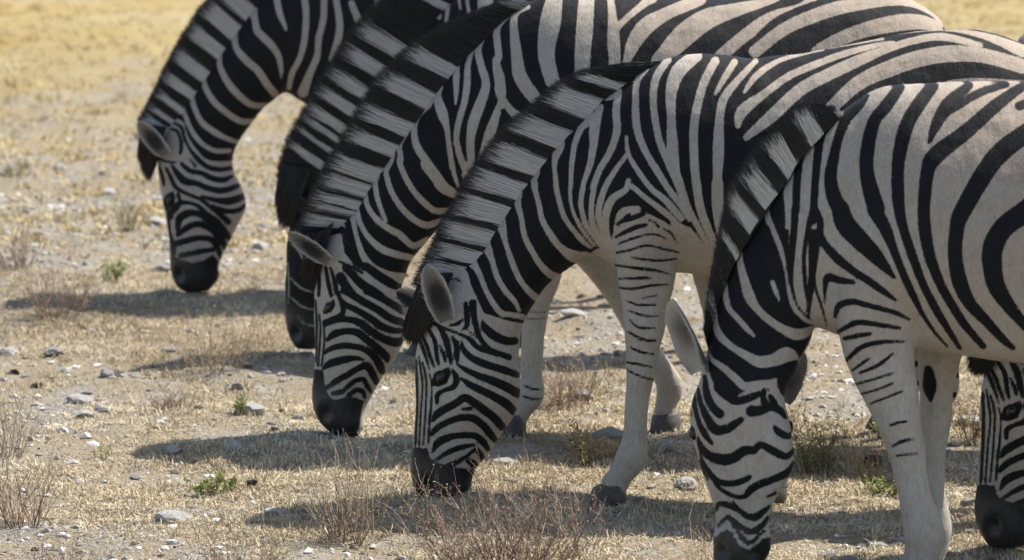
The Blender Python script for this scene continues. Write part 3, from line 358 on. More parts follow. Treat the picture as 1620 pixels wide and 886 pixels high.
 'coat':[('WP',[(-8632,6850),(-3819,6850),(-3873,-440),(-8713,-440)]),('BP',[(-8274,6609),(-7659,7816),(-6190,10706),(-4735,12625),(-1851,14061),(1022,14300),(765,9744),(-687,7575),(-1891,7334),(-2613,7334),(-3337,6971),(-4188,5835),(-4509,4866),(-5280,4866),(-5998,5399),(-6472,6246),(-6710,6488),(-7432,6488),(-8035,6367)]),('W',[(-4906,11424,142),(-4435,11008,259),(-3902,10890,230),(-3727,10474,119),(-3612,9998,142),(-3199,9582,142),(-2846,9106,119),(-2731,8570,83),(-2733,8212,24)]),('W',[(-5978,10890,259),(-5269,10533,302),(-4915,10325,317),(-4619,10177,259),(-4502,9939,131),(-4447,9403,119),(-4095,8927,143),(-3623,8510,143),(-3270,7973,143),(-2975,7615,143)]),('W',[(-6401,10028,259),(-5870,9701,288),(-5515,9552,288),(-5220,9284,230),(-5103,9046,119),(-5048,8629,107),(-4755,8033,131),(-4343,7556,131),(-3870,7198,119),(-3335,7168,95)]),('W',[(-6855,9135,216),(-6471,8838,245),(-6176,8689,259),(-5763,8391,202),(-5705,8212,107),(-5590,7794,107),(-5296,7317,119),(-4824,6899,119),(-4291,6570,119),(-3815,6570,95)]),('W',[(-7279,8242,143),(-6895,8003,202),(-6599,7884,216),(-6245,7615,131),(-6013,7018,95),(-5779,6540,107),(-5247,6122,119),(-4763,5883,89),(-4363,5749,80)]),('W',[(-7613,7556,119),(-7259,7347,138),(-6903,7227,143),(-6489,6959,95),(-6256,6421,83),(-6022,6002,95),(-5701,5659,89),(-5257,5435,89),(-4722,5435,89)]),('W',[(-7561,6869,95),(-6909,6660,95),(-6553,6481,83),(-6454,6242,71),(-6280,5793,71),(-5972,5345,80),(-5618,5031,80),(-5172,4941,80),(-4547,4986,80)]),('W',[(-2891,11305,119),(-2776,10711,119),(-2572,10177,71),(-2543,10028,24)]),('W',[(-1823,11305,130),(-1768,10593,119),(-1833,9701,119),(-2015,8987,107),(-2316,8391,107),(-2438,7854,95)]),('W',[(-1082,11305,119),(-1116,10474,119),(-1299,9701,119),(-1362,9046,119),(-1663,8331,143),(-1905,7675,202)]),('W',[(-638,11305,119),(-494,10295,131),(-587,9582,142),(-828,8927,95)]),('W',[(-46,11068,119),(189,10474,142)]),('B',[(-6944,6264,51),(-6722,6197,64),(-6591,5883,64),(-6550,5569,77),(-6596,5345,64)]),('B',[(-6853,6510,51),(-6542,6331,64),(-6435,5928,64),(-6238,5524,64),(-5973,5166,103),(-5619,4851,103),(-5174,4717,103),(-4638,4762,77)]),('B',[(-6242,5121,38),(-6021,4851,64)]),('B',[(-6556,4941,77),(-6246,4672,103),(-5800,4582,103),(-5445,4402,116),(-4999,4313,116),(-4641,4447,77)]),('B',[(-6914,4851,64),(-6693,4537,128),(-6428,4268,154),(-5982,4178,116),(-5537,3998,116),(-5002,3908,128),(-4420,4088,103)]),('B',[(-7138,4762,64),(-6963,4402,90),(-6787,4043,90),(-6432,3818,77),(-5987,3638,77),(-5809,3548,77),(-5410,3233,90),(-5099,2981,103),(-4789,2711,129)]),('B',[(-5808,3683,64),(-5273,3548,103),(-4738,3503,154),(-4200,3683,128)]),('B',[(-5454,3296,103),(-4830,3116,103),(-4383,3161,103),(-4158,3341,77)]),('B',[(-7405,4807,51),(-7275,4402,77),(-7233,4133,64)]),('BP',[(-7284,3503),(-7192,3728),(-6878,3908),(-6791,3683),(-6839,3323),(-7198,3143)]),('B',[(-6701,3773,77),(-6637,3413,90),(-6886,3098,103)]),('B',[(-6977,2891,103),(-6885,3206,103),(-6615,3431,103),(-6257,3431,77),(-5901,3296,90),(-5635,3026,103),(-5280,2756,129),(-4970,2396,129),(-4749,2080,103)]),('B',[(-6715,2306,77),(-6665,2801,154),(-6350,3026,154),(-5993,3026,128),(-5637,2846,129),(-5371,2576,129),(-5106,2216,154),(-4931,1720,103)]),('B',[(-6716,2216,103),(-6355,2486,129),(-5996,2621,129),(-5640,2531,129),(-5284,2261,116),(-5108,1900,103)]),('B',[(-6809,1855,129),(-6360,1990,129),(-5912,2080,116),(-5465,2035,116),(-5244,1765,116),(-5068,1359,103)]),('B',[(-6634,1404,103),(-6186,1494,116),(-5737,1584,103),(-5379,1629,90)]),('BP',[(-7124,1584),(-6680,1269),(-6189,1133),(-5741,1223),(-5381,1449),(-5159,1178),(-5206,907),(-5075,591),(-5438,4),(-6200,-87),(-6781,49),(-6998,817)]),('B',[(-7086,3251,67),(-7050,2351,87),(-6965,1900,129),(-6923,1539,154)]),('B',[(-7424,5166,46),(-7179,5031,56),(-6778,4986,51)])]},
'z2':{
 'D':16.2692,
 'xr':-0.1445,
 'sec':[(1.2015,1.1623,1.1813,0.9413,0.09,0),(1.1451,1.3165,1.0939,0.8306,0.19,0),(1.0019,1.3604,0.9621,0.7418,0.25,0),(0.782,1.3648,0.7855,0.7085,0.27,0),(0.4743,1.3385,0.4761,0.6862,0.28,0),(0.2325,1.3385,0.2329,0.6974,0.26,0),(0.0785,1.3275,0.0561,0.7085,0.22,0),(-0.0205,1.2724,-0.0544,0.7196,0.18,0),(-0.1087,1.1799,-0.1207,0.7307,0.15,0),(-0.2192,1.0519,-0.187,0.7085,0.12,0),(-0.3077,0.9413,-0.2424,0.664,0.105,0),(-0.3854,0.8306,-0.2979,0.6084,0.095,0),(-0.4521,0.7418,-0.3424,0.5527,0.088,0),(-0.5078,0.664,-0.3758,0.497,0.082,0),(-0.5746,0.575,-0.3915,0.4412,0.08,0),(-0.6194,0.4859,-0.3874,0.3743,0.085,0),(-0.6422,0.3854,-0.3656,0.296,0.095,0),(-0.6496,0.2736,-0.3837,0.2177,0.095,0),(-0.6502,0.1841,-0.4284,0.1504,0.083,0),(-0.6507,0.1056,-0.4775,0.0943,0.068,0),(-0.6377,0.0494,-0.5111,0.0449,0.058,0),(-0.6113,0.0045,-0.5335,0.0022,0.035,0)],
 'legs':[],
 'gfront':[(0.0,-0.12,-0.1),(0.1223,0.12,0.1)],
 'hind':[(1.0671,-0.13,-0.02),(0.9893,0.13,0.0)],
 'manebase':[(-0.0205,1.2636),(-0.1198,1.1535),(-0.2081,1.0519),(-0.3011,0.948),(-0.3499,0.8904),(-0.3943,0.8239),(-0.4387,0.764),(-0.4721,0.7151),(-0.51,0.6529),(-0.5636,0.5639),(-0.5972,0.497)],
 'manetip':[(-0.1612,1.3275),(-0.1942,1.3055),(-0.2295,1.2835),(-0.2625,1.2614),(-0.2934,1.235),(-0.3222,1.2064),(-0.3509,1.1777),(-0.3774,1.1446),(-0.404,1.1137),(-0.4284,1.0806),(-0.4528,1.0475),(-0.475,1.0121),(-0.4951,0.9767),(-0.5173,0.9413),(-0.5396,0.9059),(-0.5596,0.8705),(-0.5797,0.835),(-0.5998,0.7995),(-0.6199,0.764),(-0.6378,0.7262),(-0.6513,0.6862),(-0.6626,0.6484),(-0.6695,0.6084),(-0.6698,0.5683)],
 'forelock':([(-0.5633,0.6195),(-0.6075,0.6306),(-0.6604,0.6484)],[(-0.6263,0.4524),(-0.6617,0.4524),(-0.6788,0.5416)]),
 'ears':[(-0.5461,0.4709,-0.5964,0.5442,0.0244,-0.06,0.3,0),(-0.5667,0.4786,-0.6063,0.5457,0.0244,0.06,-0.3,0)],
 'eye':(-0.5795,0.2799),
 'nostrils':[(-0.6127,0.0628)],
 'bumps':[(-0.4488,0.3159,0.07,0.01)],
 'xm':0.5393,
 'tail':(1.1815,1.2565),
 'coat':[('BP',[(-6961,6084),(-6064,8084),(-4724,10961),(-2732,13604),(-1411,14264),(-535,12945),(-317,11402),(-982,9192),(-1870,7196),(-2315,6306),(-3205,4970),(-3217,1616),(-4114,-180),(-7006,-405)]),('W',[(-4146,11070,185),(-3657,10852,238),(-2786,10688,264),(-2406,10415,131),(-2352,10087,87)]),('W',[(-4368,10196,131),(-3661,10032,238),(-3171,9813,198),(-3008,9485,87)]),('W',[(-4863,9403,131),(-4209,9266,238),(-3665,9047,142),(-3502,8774,65)]),('W',[(-5248,8746,120),(-4540,8609,212),(-3941,8335,109)]),('W',[(-5579,8143,109),(-4925,8006,185),(-4380,7842,87)]),('W',[(-5691,7677,76),(-5091,7622,109),(-4545,7457,66)]),('W',[(-5912,7293,79),(-5366,7265,87),(-4820,7073,66)]),('W',[(-5970,6798,109),(-5478,6688,131),(-5095,6798,44)]),('W',[(-3106,12731,217),(-2064,12508,217),(-1246,12284,149),(-1098,11687,89)]),('W',[(-760,12731,71),(-799,11986,72),(-875,11314,60)]),('W',[(-463,12731,42),(-352,11986,42)]),('W',[(-165,12731,54),(-54,11836,60),(94,11388,36)]),('W',[(692,12731,71),(729,11986,66)]),('W',[(-6092,3519,18),(-5872,3184,35),(-5608,2781,27)]),('W',[(-6320,2512,18),(-5989,2177,36),(-5568,2020,27)]),('W',[(-6324,1841,18),(-5927,1504,36),(-5505,1392,27)]),('W',[(-6427,3072,18),(-6388,2289,18),(-6414,1616,18)]),('W',[(-6106,1168,18),(-5841,899,27),(-5531,809,27)])]},
'z5':{
 'D':12.0954,
 'xr':0.9599,
 'sec':[(1.1764,1.147,1.1482,0.9483,0.1,0),(1.0909,1.2954,1.0527,0.7987,0.2,0),(0.9421,1.3481,0.9231,0.682,0.26,0),(0.7452,1.358,0.7592,0.6152,0.275,0),(0.4996,1.3382,0.5117,0.5851,0.29,0),(0.3029,1.33,0.3296,0.5984,0.28,0),(0.1225,1.3267,0.1475,0.6235,0.25,0),(0.0078,1.3168,-0.0015,0.6402,0.21,0),(-0.0819,1.2691,-0.1008,0.6653,0.17,0),(-0.1715,1.1899,-0.1506,0.682,0.145,0),(-0.2528,1.0775,-0.1705,0.692,0.128,0),(-0.3178,0.9732,-0.1737,0.682,0.116,0),(-0.3748,0.8785,-0.1785,0.6653,0.105,-0.01),(-0.4154,0.782,-0.1898,0.6402,0.1,-0.02),(-0.4413,0.6903,-0.2061,0.6118,0.098,-0.035),(-0.4525,0.6235,-0.2289,0.565,0.098,-0.05),(-0.4719,0.5482,-0.2517,0.5181,0.1,-0.06),(-0.4964,0.4812,-0.2413,0.4611,0.105,-0.06),(-0.4961,0.4225,-0.2259,0.3973,0.105,-0.06),(-0.4759,0.3604,-0.2223,0.3604,0.1,-0.06),(-0.4607,0.3048,-0.2335,0.3048,0.092,-0.06),(-0.4388,0.2459,-0.2695,0.2459,0.08,-0.06),(-0.4251,0.1784,-0.2889,0.1784,0.07,-0.06),(-0.4331,0.1244,-0.2852,0.1244,0.068,-0.06),(-0.4312,0.0838,-0.2982,0.0838,0.06,-0.06),(-0.4027,0.0483,-0.3279,0.0483,0.035,-0.06)],
 'ymid':-0.03,
 'legs':[(-0.12,[(0.0025,0.9303,0.0979,0.05),(-0.0095,0.8315,0.1176,0.085),(-0.0179,0.6995,0.0981,0.078),(-0.0005,0.6003,0.0868,0.068),(0.0266,0.5174,0.0705,0.057),(0.0437,0.4509,0.059,0.05),(0.0625,0.3844,0.0509,0.043),(0.0747,0.3178,0.0443,0.036),(0.0921,0.2344,0.0444,0.036),(0.1127,0.1642,0.0543,0.042),(0.1052,0.1006,0.0461,0.038),(0.0892,0.0587,0.0511,0.042)],[(0.0842,0.0671,0.0527),(0.0718,0.0,0.0725)]),(0.12,[(0.2061,0.7991,0.075,0.05),(0.1907,0.6981,0.075,0.075),(0.1686,0.597,0.0584,0.06),(0.1631,0.4956,0.0451,0.052),(0.1608,0.4109,0.0418,0.047),(0.1552,0.326,0.0352,0.037),(0.153,0.224,0.0352,0.036),(0.1675,0.1354,0.0436,0.041),(0.1614,0.0843,0.0369,0.036),(0.1451,0.0501,0.0437,0.04)],[(0.1416,0.0569,0.0453),(0.1322,-0.0012,0.0605)])],
 'hind':[(1.1042,-0.13,0.0),(0.9544,0.13,-0.06)],
 'manebase':[(-0.1064,1.2493),(-0.1666,1.1982),(-0.2236,1.1371),(-0.2561,1.0808),(-0.2952,1.0312),(-0.3391,0.9649),(-0.3586,0.9234),(-0.396,0.8453),(-0.4285,0.752),(-0.4429,0.682),(-0.4493,0.6402)],
 'manetip':[(-0.1262,1.2625),(-0.2164,1.2625),(-0.28,1.1965),(-0.3207,1.1569),(-0.3565,1.104),(-0.394,1.0444),(-0.4019,1.0014),(-0.4116,0.9616),(-0.4324,0.8553),(-0.4467,0.7637),(-0.4545,0.682)],
 'ears':[(-0.4547,0.5827,-0.5461,0.7704,0.0546,-0.06,0.2,2),(-0.2515,0.4879,-0.198,0.6218,0.0281,0.0,-0.2,3)],
 'eye':(-0.4959,0.4343),
 'eyes3d':[(-0.4862,-0.085,0.4208),(-0.236,0.0,0.4208)],
 'nostrils':[(-0.4141,0.109),(-0.328,0.109)],
 'bumps':[(-0.0647,0.9013,0.16,0.022),(-0.112,0.7369,0.07,0.01),(0.0915,0.7698,0.1,-0.016),(0.0346,0.4593,0.045,0.009),(0.1377,0.4526,0.035,0.006),(0.0723,0.3065,0.03,-0.004),(-0.1618,0.8356,0.07,-0.012),(-0.2971,0.4062,0.06,0.01)],
 'xm':0.5044,
 'tail':(1.1563999999999999,1.2354),
 'coat':[('WP',[(-5968,7487),(-1839,7154),(-1529,9483),(-3506,9483),(-1565,13448),(4006,13777),(4131,5482),(2470,5984),(2557,-585),(-5936,-585)]),('BP',[(-4475,6152),(-4809,6820),(-4325,8819),(-4003,9980),(-3353,11305),(-2215,12790),(-1232,12954),(-1145,12460),(-1666,11982),(-2236,11371),(-2561,10808),(-2768,9980),(-2347,8819),(-2273,7820),(-2137,7320),(-1671,6903),(-1834,6569),(-2126,5984),(-2481,4812),(-2315,4812),(-2566,5147),(-3064,5282),(-3477,5215),(-3724,5114),(-3973,5147),(-4223,5482),(-4490,5817)]),('W',[(-2242,12551,177),(-1996,12265,256),(-1832,11980,197),(-1992,11756,81)]),('W',[(-3008,11858,158),(-2680,11449,256),(-2394,11163,237),(-2433,11000,81)]),('W',[(-3571,11000,158),(-3202,10591,276),(-2957,10345,197),(-3077,10140,65)]),('W',[(-3891,10181,81),(-3563,9853,217),(-3400,9730,98)]),('W',[(-1996,12184,32),(-1672,12306,23)]),('B',[(-2554,10836,70),(-2672,10427,130),(-2649,10017,138),(-2626,9665,138),(-2647,9980,130),(-2562,9488,70),(-2497,9037,37),(-2390,8338,28)]),('B',[(-2032,11653,93),(-2150,11245,105),(-2206,10632,105),(-2222,10017,105),(-2240,9980,105),(-2276,9365,94),(-2332,8749,94),(-2327,8174,52),(-2262,7680,56),(-2117,7350,61),(-1849,7103,56)]),('B',[(-1306,12265,70),(-1588,11939,125),(-1665,11449,115),(-1720,10836,105),(-1755,10181,105),(-1772,9730,130),(-1752,9980,126),(-1902,9488,70),(-2006,8749,59),(-1959,8009,59),(-1894,7597,47),(-1912,7309,23)]),('B',[(-1670,9898,94),(-1586,9652,94),(-1584,9365,94),(-1459,9078,105),(-1130,8708,126),(-719,8379,105),(-391,8174,105),(20,7886,94),(390,7618,47)]),('B',[(-1604,9324,70),(-1709,8831,59),(-1745,8256,52),(-1672,7844,42),(-1526,7432,38),(-1399,6938,23)]),('B',[(-1445,7515,23),(-1449,7927,59),(-1378,8215,108),(-1083,8141,98),(-716,8091,66)]),('B',[(-1177,7185,47),(-1077,7474,89),(-752,7577,89),(-384,7494,80),(25,7391,70),(435,7268,66),(763,7103,42)]),('B',[(-1030,6814,28),(-706,7020,66),(-379,7020,56),(30,6938,47),(521,6896,38)]),('B',[(-926,6587,42),(-621,6690,52),(-254,6752,33)]),('B',[(-617,6335,47),(-210,6463,52),(198,6533,38),(647,6546,19)]),('B',[(-341,13080,56),(-581,12755,125),(-942,12347,146),(-1140,11858,125),(-1257,11327,146),(-1334,10836,167),(-1248,10345,199),(-1082,10017,210),(-1060,9980,241),(-934,9611,262),(-564,9201,252),(-194,8831,210),(136,8462,126),(343,8215,47)]),('B',[(429,13182,146),(109,12714,167),(-211,12306,167),(-367,11653,188),(-401,11081,188),(-315,10591,209),(-146,10017,231),(-185,9980,193),(84,9529,168),(335,8914,115),(587,8297,105),(837,7762,99),(1088,7268,66),(1420,6773,47),(1752,6401,33)]),('B',[(1280,13202,167),(921,12714,188),(642,12225,188),(486,11653,188),(412,11081,167),(419,10427,168),(466,9980,151),(573,9488,130),(826,8749,126),(1078,8091,109),(1412,7432,113),(1787,6814,89),(2079,6360,61)]),('B',[(2231,13223,114),(1710,12749,189),(1383,12191,143),(1222,11744,51)]),('B',[(1767,12581,103),(2484,13027,114),(3203,13250,80)]),('B',[(3702,13262,109),(2987,12749,172),(2164,12023,200),(1393,11408,229),(1176,10960,183),(1097,9980,168),(1145,9365,168),(1274,8749,151),(1527,8091,130),(1819,7556,122),(2194,6979,113),(2691,6401,85)]),('B',[(4052,12135,258),(3704,11967,258),(2896,11296,258),(2114,9980,231),(1958,9488,199),(1926,8749,193),(2057,8091,206),(2309,7556,172),(2764,7061,139),(3220,6566,108),(3468,6360,70)]),('B',[(4064,10226,293),(3734,9939,293),(3178,9529,273),(2901,8996,273),(2909,8420,252),(3038,7927,231),(3371,7432,177),(3778,6938,126),(4035,6690,94)]),('B',[(3544,12693,126),(3820,12804,114)]),('W',[(-2847,9570,59),(-2806,9447,65),(-2598,8914,62),(-2471,8338,33),(-2386,7844,46),(-2260,7432,59),(-2013,7144,56),(-1808,7020,39)]),('W',[(-2875,10345,49),(-2995,10017,75),(-2911,9665,75),(-2847,9570,65)]),('W',[(-4297,9276,78),(-3807,8948,89)]),('W',[(-2825,8095,52),(-2725,7832,57),(-2626,7601,26)]),('W',[(-3646,9145,52),(-3676,8686,78),(-3575,8226,104),(-3408,7700,142),(-3235,7419,98),(-2958,7141,98),(-2558,6863,110),(-2129,6709,148),(-1732,6863,73)]),('W',[(-4063,8226,47),(-4028,7700,73),(-3938,7388,71),(-3722,7141,73),(-3476,6863,69),(-3276,6662,32)]),('W',[(-4305,7512,31),(-4303,7049,73),(-4178,6678,98),(-3840,6368,86),(-3471,6152,110),(-3164,5997,148),(-2797,6028,163),(-2430,6183,193),(-2154,6090,49)]),('W',[(-4482,6275,24),(-4358,6028,61),(-4051,5811,86),(-3773,5563,98),(-3527,5346,110),(-3190,5346,149),(-2853,5439,86),(-2731,5470,98)]),('W',[(-2853,5346,74),(-2699,5222,86),(-2728,5098,74)]),('B',[(-4450,5966,42),(-4264,5594,142),(-3986,5346,158),(-4140,5358,205),(-3893,5110,189),(-3769,4955,110),(-3463,5017,110),(-3158,5141,88)]),('B',[(-3021,5234,70),(-3034,4986,88),(-2910,4831,106)]),('B',[(-3339,4691,158),(-3093,4707,126),(-2849,4800,111),(-2603,4707,106),(-2448,4520,53)]),('B',[(-2851,5079,70),(-2757,4893,106)]),('B',[(-2578,5482,106),(-2577,5296,70)]),('B',[(-4570,5606,63),(-4554,5482,70),(-4506,5110,106),(-4351,4800,111),(-4166,4614,126)]),('B',[(-4752,5296,44),(-4658,4862,79),(-4503,4520,106),(-4286,4210,142),(-4010,4210,126),(-3796,4334,111),(-3613,4458,88)]),('B',[(-4905,5172,106),(-4810,4738,71),(-4717,4396,71),(-4562,4085,88),(-4376,3836,53)]),('B',[(-5001,4862,53),(-4932,4582,44)]),('B',[(-2753,4272,53),(-2598,4116,106),(-2383,4023,88),(-2291,4085,71)]),('B',[(-4745,3992,35),(-4621,3681,106),(-4405,3494,126),(-4067,3400,158),(-3791,3463,142),(-3516,3650,126),(-3270,3650,106),(-3118,3805,88),(-2902,3712,106),(-2625,3556,111),(-2409,3494,88),(-2226,3650,71)]),('B',[(-4681,3556,26),(-4557,3245,62),(-4433,3062,79),(-4248,2843,88),(-3940,2765,88),(-3633,2812,88),(-3388,2937,79)]),('B',[(-4340,2843,25),(-4247,2719,44),(-4000,2531,62),(-3753,2422,62),(-3507,2422,71),(-3355,2594,106),(-3110,2750,106),(-2773,2874,106),(-2436,3030,106),(-2284,3217,71),(-2239,3342,35)]),('B',[(-4680,3373,35),(-4587,3093,44),(-4463,2874,26)]),('B',[(-4243,2063,53),(-4182,2219,71),(-3936,2188,88),(-3751,2063,53)]),('B',[(-3814,2282,35),(-3659,2063,71),(-3442,1907,88),(-3227,1876,106),(-3043,2001,88),(-2860,2157,53)]),('B',[(-4179,1657,53),(-3965,1860,71),(-3811,1782,80),(-3656,1626,80),(-3378,1500,88),(-3224,1516,88),(-3010,1688,71),(-2889,1876,53)]),('B',[(-3810,1688,44),(-3623,1375,71),(-3407,1188,71),(-3223,1281,53),(-2978,1500,35)]),('B',[(-2923,2407,35),(-2709,2516,53)]),('BP',[(-4423,1250),(-4208,1407),(-3932,1547),(-3808,1422),(-3622,1109),(-3406,1000),(-3160,1156),(-3054,1297),(-2793,1360),(-2820,937),(-2909,499),(-4295,499),(-4453,1062)]),('W',[(-4239,1407,27),(-4056,1588,30),(-3902,1632,30),(-3778,1494,30),(-3622,1225,32),(-3406,1087,34),(-3176,1225,32),(-3076,1369,27)]),('B',[(-1080,6790,56),(-614,7023,78),(-37,6972,67),(504,6877,51)]),('B',[(-934,6608,56),(-610,6673,67),(-251,6732,45)]),('B',[(-892,6025,56),(-464,6389,67),(39,6513,62),(615,6535,36)]),('B',[(-710,5770,36),(-459,5959,45),(-280,6076,36)]),('B',[(-529,5697,39),(-26,5916,56),(331,6207,36)]),('B',[(-598,5405,36),(-95,5551,39),(336,5697,36)]),('B',[(-451,5150,36),(-20,5274,36),(339,5427,36)]),('B',[(-232,4894,36),(199,5055,36),(594,5223,36)]),('B',[(279,4309,36),(495,4382,45),(711,4419,36)]),('B',[(358,3760,36),(645,3906,51),(897,3943,36)]),('B',[(469,3503,36),(721,3540,36),(1010,3562,36)]),('B',[(1456,5493,91),(1496,5186,163),(1500,4894,149),(1518,4601,36)])]},
'z6pos':(1.9694,12.72),
'z7pos':(2.7078,14.3,0.968)}
def poly_sdf(px, pz, poly):
    poly = np.asarray(poly, float); n = len(poly); d = np.full(px.shape, 1e9); ins = np.zeros(px.shape, bool)
    for i in range(n):
        ax, az = poly[i]; bx, bz = poly[(i + 1) % n]
        ex, ez = bx - ax, bz - az; L = ex * ex + ez * ez + 1e-12
        t = np.clip(((px - ax) * ex + (pz - az) * ez) / L, 0, 1)
        d = np.minimum(d, np.hypot(px - ax - ex * t, pz - az - ez * t))
        c = ((az > pz) != (bz > pz)) & (px < ex * (pz - az) / (ez + (1e-12 if ez == 0 else 0)) + ax)
        ins ^= c
    return np.where(ins, d, -d)
def line_sdf(px, pz, pts):
    P = crom(pts, 4) if len(pts) > 2 else np.asarray(pts, float)
    r = np.full(px.shape, -1e9)
    for i in range(len(P) - 1):
        ax, az, aw = P[i]; bx, bz, bw = P[i + 1]
        ex, ez = bx - ax, bz - az; L = ex * ex + ez * ez + 1e-12
        t = np.clip(((px - ax) * ex + (pz - az) * ez) / L, 0, 1)
        r = np.maximum(r, (aw + (bw - aw) * t) - np.hypot(px - ax - ex * t, pz - az - ez * t))
    return r
def generic_coat(x, z, xm):
    th = np.arctan2(x - xm, np.maximum(z - .42, .02))
    a = np.where(x < xm, np.sin(2 * np.pi * (x - xm) / .115), np.sin(2 * np.pi * th * .62 / .13))
    s = .026 * a + .004
    belly = np.clip((.72 - z) / .12, 0, 1); s = s - .03 * belly * (z > .5)
    leg = .011 * np.sin(2 * np.pi * z / .062 + 6 * x) - .0065
    k = sm((z - .50) / .12)
    return leg * (1 - k) + s * k
def coat_eval(Zd, X, Y, Zc):
    """stripe pattern of one animal: signed distance (m), positive = black; the pattern is drawn in the side profile, both flanks alike"""
    h = np.abs(Y - Zd.get('ymid', 0.0))
    k = h / Zd['D']
    x = X + (X + Zd['xr']) * k; z = Zc - (CAM_H - Zc) * k
    s = generic_coat(x, z, Zd['xm'])
    for kind, pts in Zd['coat']:
        P = np.asarray(pts, float) / 10000.
        pad = .06
        lo = P[:, :2].min(0) - pad; hi = P[:, :2].max(0) + pad
        sel = (x > lo[0]) & (x < hi[0]) & (z > lo[1]) & (z < hi[1])
        if not sel.any(): continue
        xs, zs = x[sel], z[sel]
        if kind[1:] == 'P': d = poly_sdf(xs, zs, P)
        else: d = line_sdf(xs, zs, P)
        if kind[0] == 'B': s[sel] = np.maximum(s[sel], d)
        else: s[sel] = np.minimum(s[sel], -d)
    return np.clip(s, -.05, .05)
def ring_loft(secs, nr=44, skew=0.16, sq=.92):
    """secs rows: Tx,Tz,Bx,Bz,halfwidth,ycentre"""
    th = np.linspace(0, 2 * np.pi, nr, endpoint=False); V = []
    c, s = np.cos(th), np.sin(th)
    for (tx, tz, bx, bz, w, yc) in secs:
        cx, cz, ux, uz = (tx + bx) / 2, (tz + bz) / 2, (tx - bx) / 2, (tz - bz) / 2
        lat = w * np.sign(s) * np.abs(s) ** sq * (1 - skew * c)
        V.append(np.stack([cx + ux * c, yc + lat, cz + uz * c], 1))
    n = len(secs); V = np.array(V)
    caps = np.array([V[0].mean(0), V[-1].mean(0)])
    vv = np.r_[V.reshape(-1, 3), caps]; F = []
    for i in range(n - 1):
        for j in range(nr):
            k = (j + 1) % nr; F.append((i * nr + j, i * nr + k, (i + 1) * nr + k, (i + 1) * nr + j))
    T = []
    for j in range(nr):
        k = (j + 1) % nr; T.append((n * nr, k, j)); T.append((n * nr + 1, (n - 1) * nr + j, (n - 1) * nr + k))
    return vv, F + T
def leg_secs(path, yo, sub=5):
    """path rows: x,z,fore-aft half width,lateral half width -> loft sections"""
    P = crom(path, sub); d = np.gradient(P[:, :2], axis=0); d /= np.linalg.norm(d, axis=1)[:, None] + 1e-9
    nrm = np.stack([d[:, 1], -d[:, 0]], 1)
    return [(p[0] + q[0] * p[2], p[1] + q[1] * p[2], p[0] - q[0] * p[2], p[1] - q[1] * p[2], p[3], yo) for p, q in zip(P, nrm)]
FRONT_T = [(.03, .95, .10, .06), (.02, .80, .115, .085), (.0, .68, .095, .078), (-.01, .58, .07, .062), (-.015, .50, .055, .05), (-.02, .43, .05, .045), (-.015, .36, .037, .036), (-.005, .26, .034, .032), (.005, .17, .045, .04), (-.03, .10, .036, .036), (-.045, .065, .043, .04)]
HIND_T = [(-.02, 1.02, .16, .09), (-.05, .86, .20, .125), (-.09, .72, .15, .10), (-.05, .60, .10, .07), (.04, .53, .068, .052), (.085, .46, .052, .044), (.075, .37, .038, .035), (.055, .26, .035, .032), (.04, .165, .045, .038), (.0, .10, .037, .036), (-.02, .065, .044, .04)]
def hoof_mesh(a, b, yo):
    (ax, az, aw), (bx, bz, bw) = a, b
    secs = []
    for t in (0, .08, .5, .9, 1.0):
        x = ax + (bx - ax) * t; z = az + (bz - az) * t; w = aw + (bw - aw) * t
        if t == 0: w *= .9
        if t == 1: w *= .93
        secs.append((x - w, z - .0, x + w * .92, z + (.012 * (1 - t)), w * .92, yo))
    return ring_loft(secs, 24, 0.0, 1.0)
def mesh_from(vv, F, name, mat=None):
    flat = [i for f in F for i in f]
    return mesh_np(name, vv, flat, [len(f) for f in F], mat)

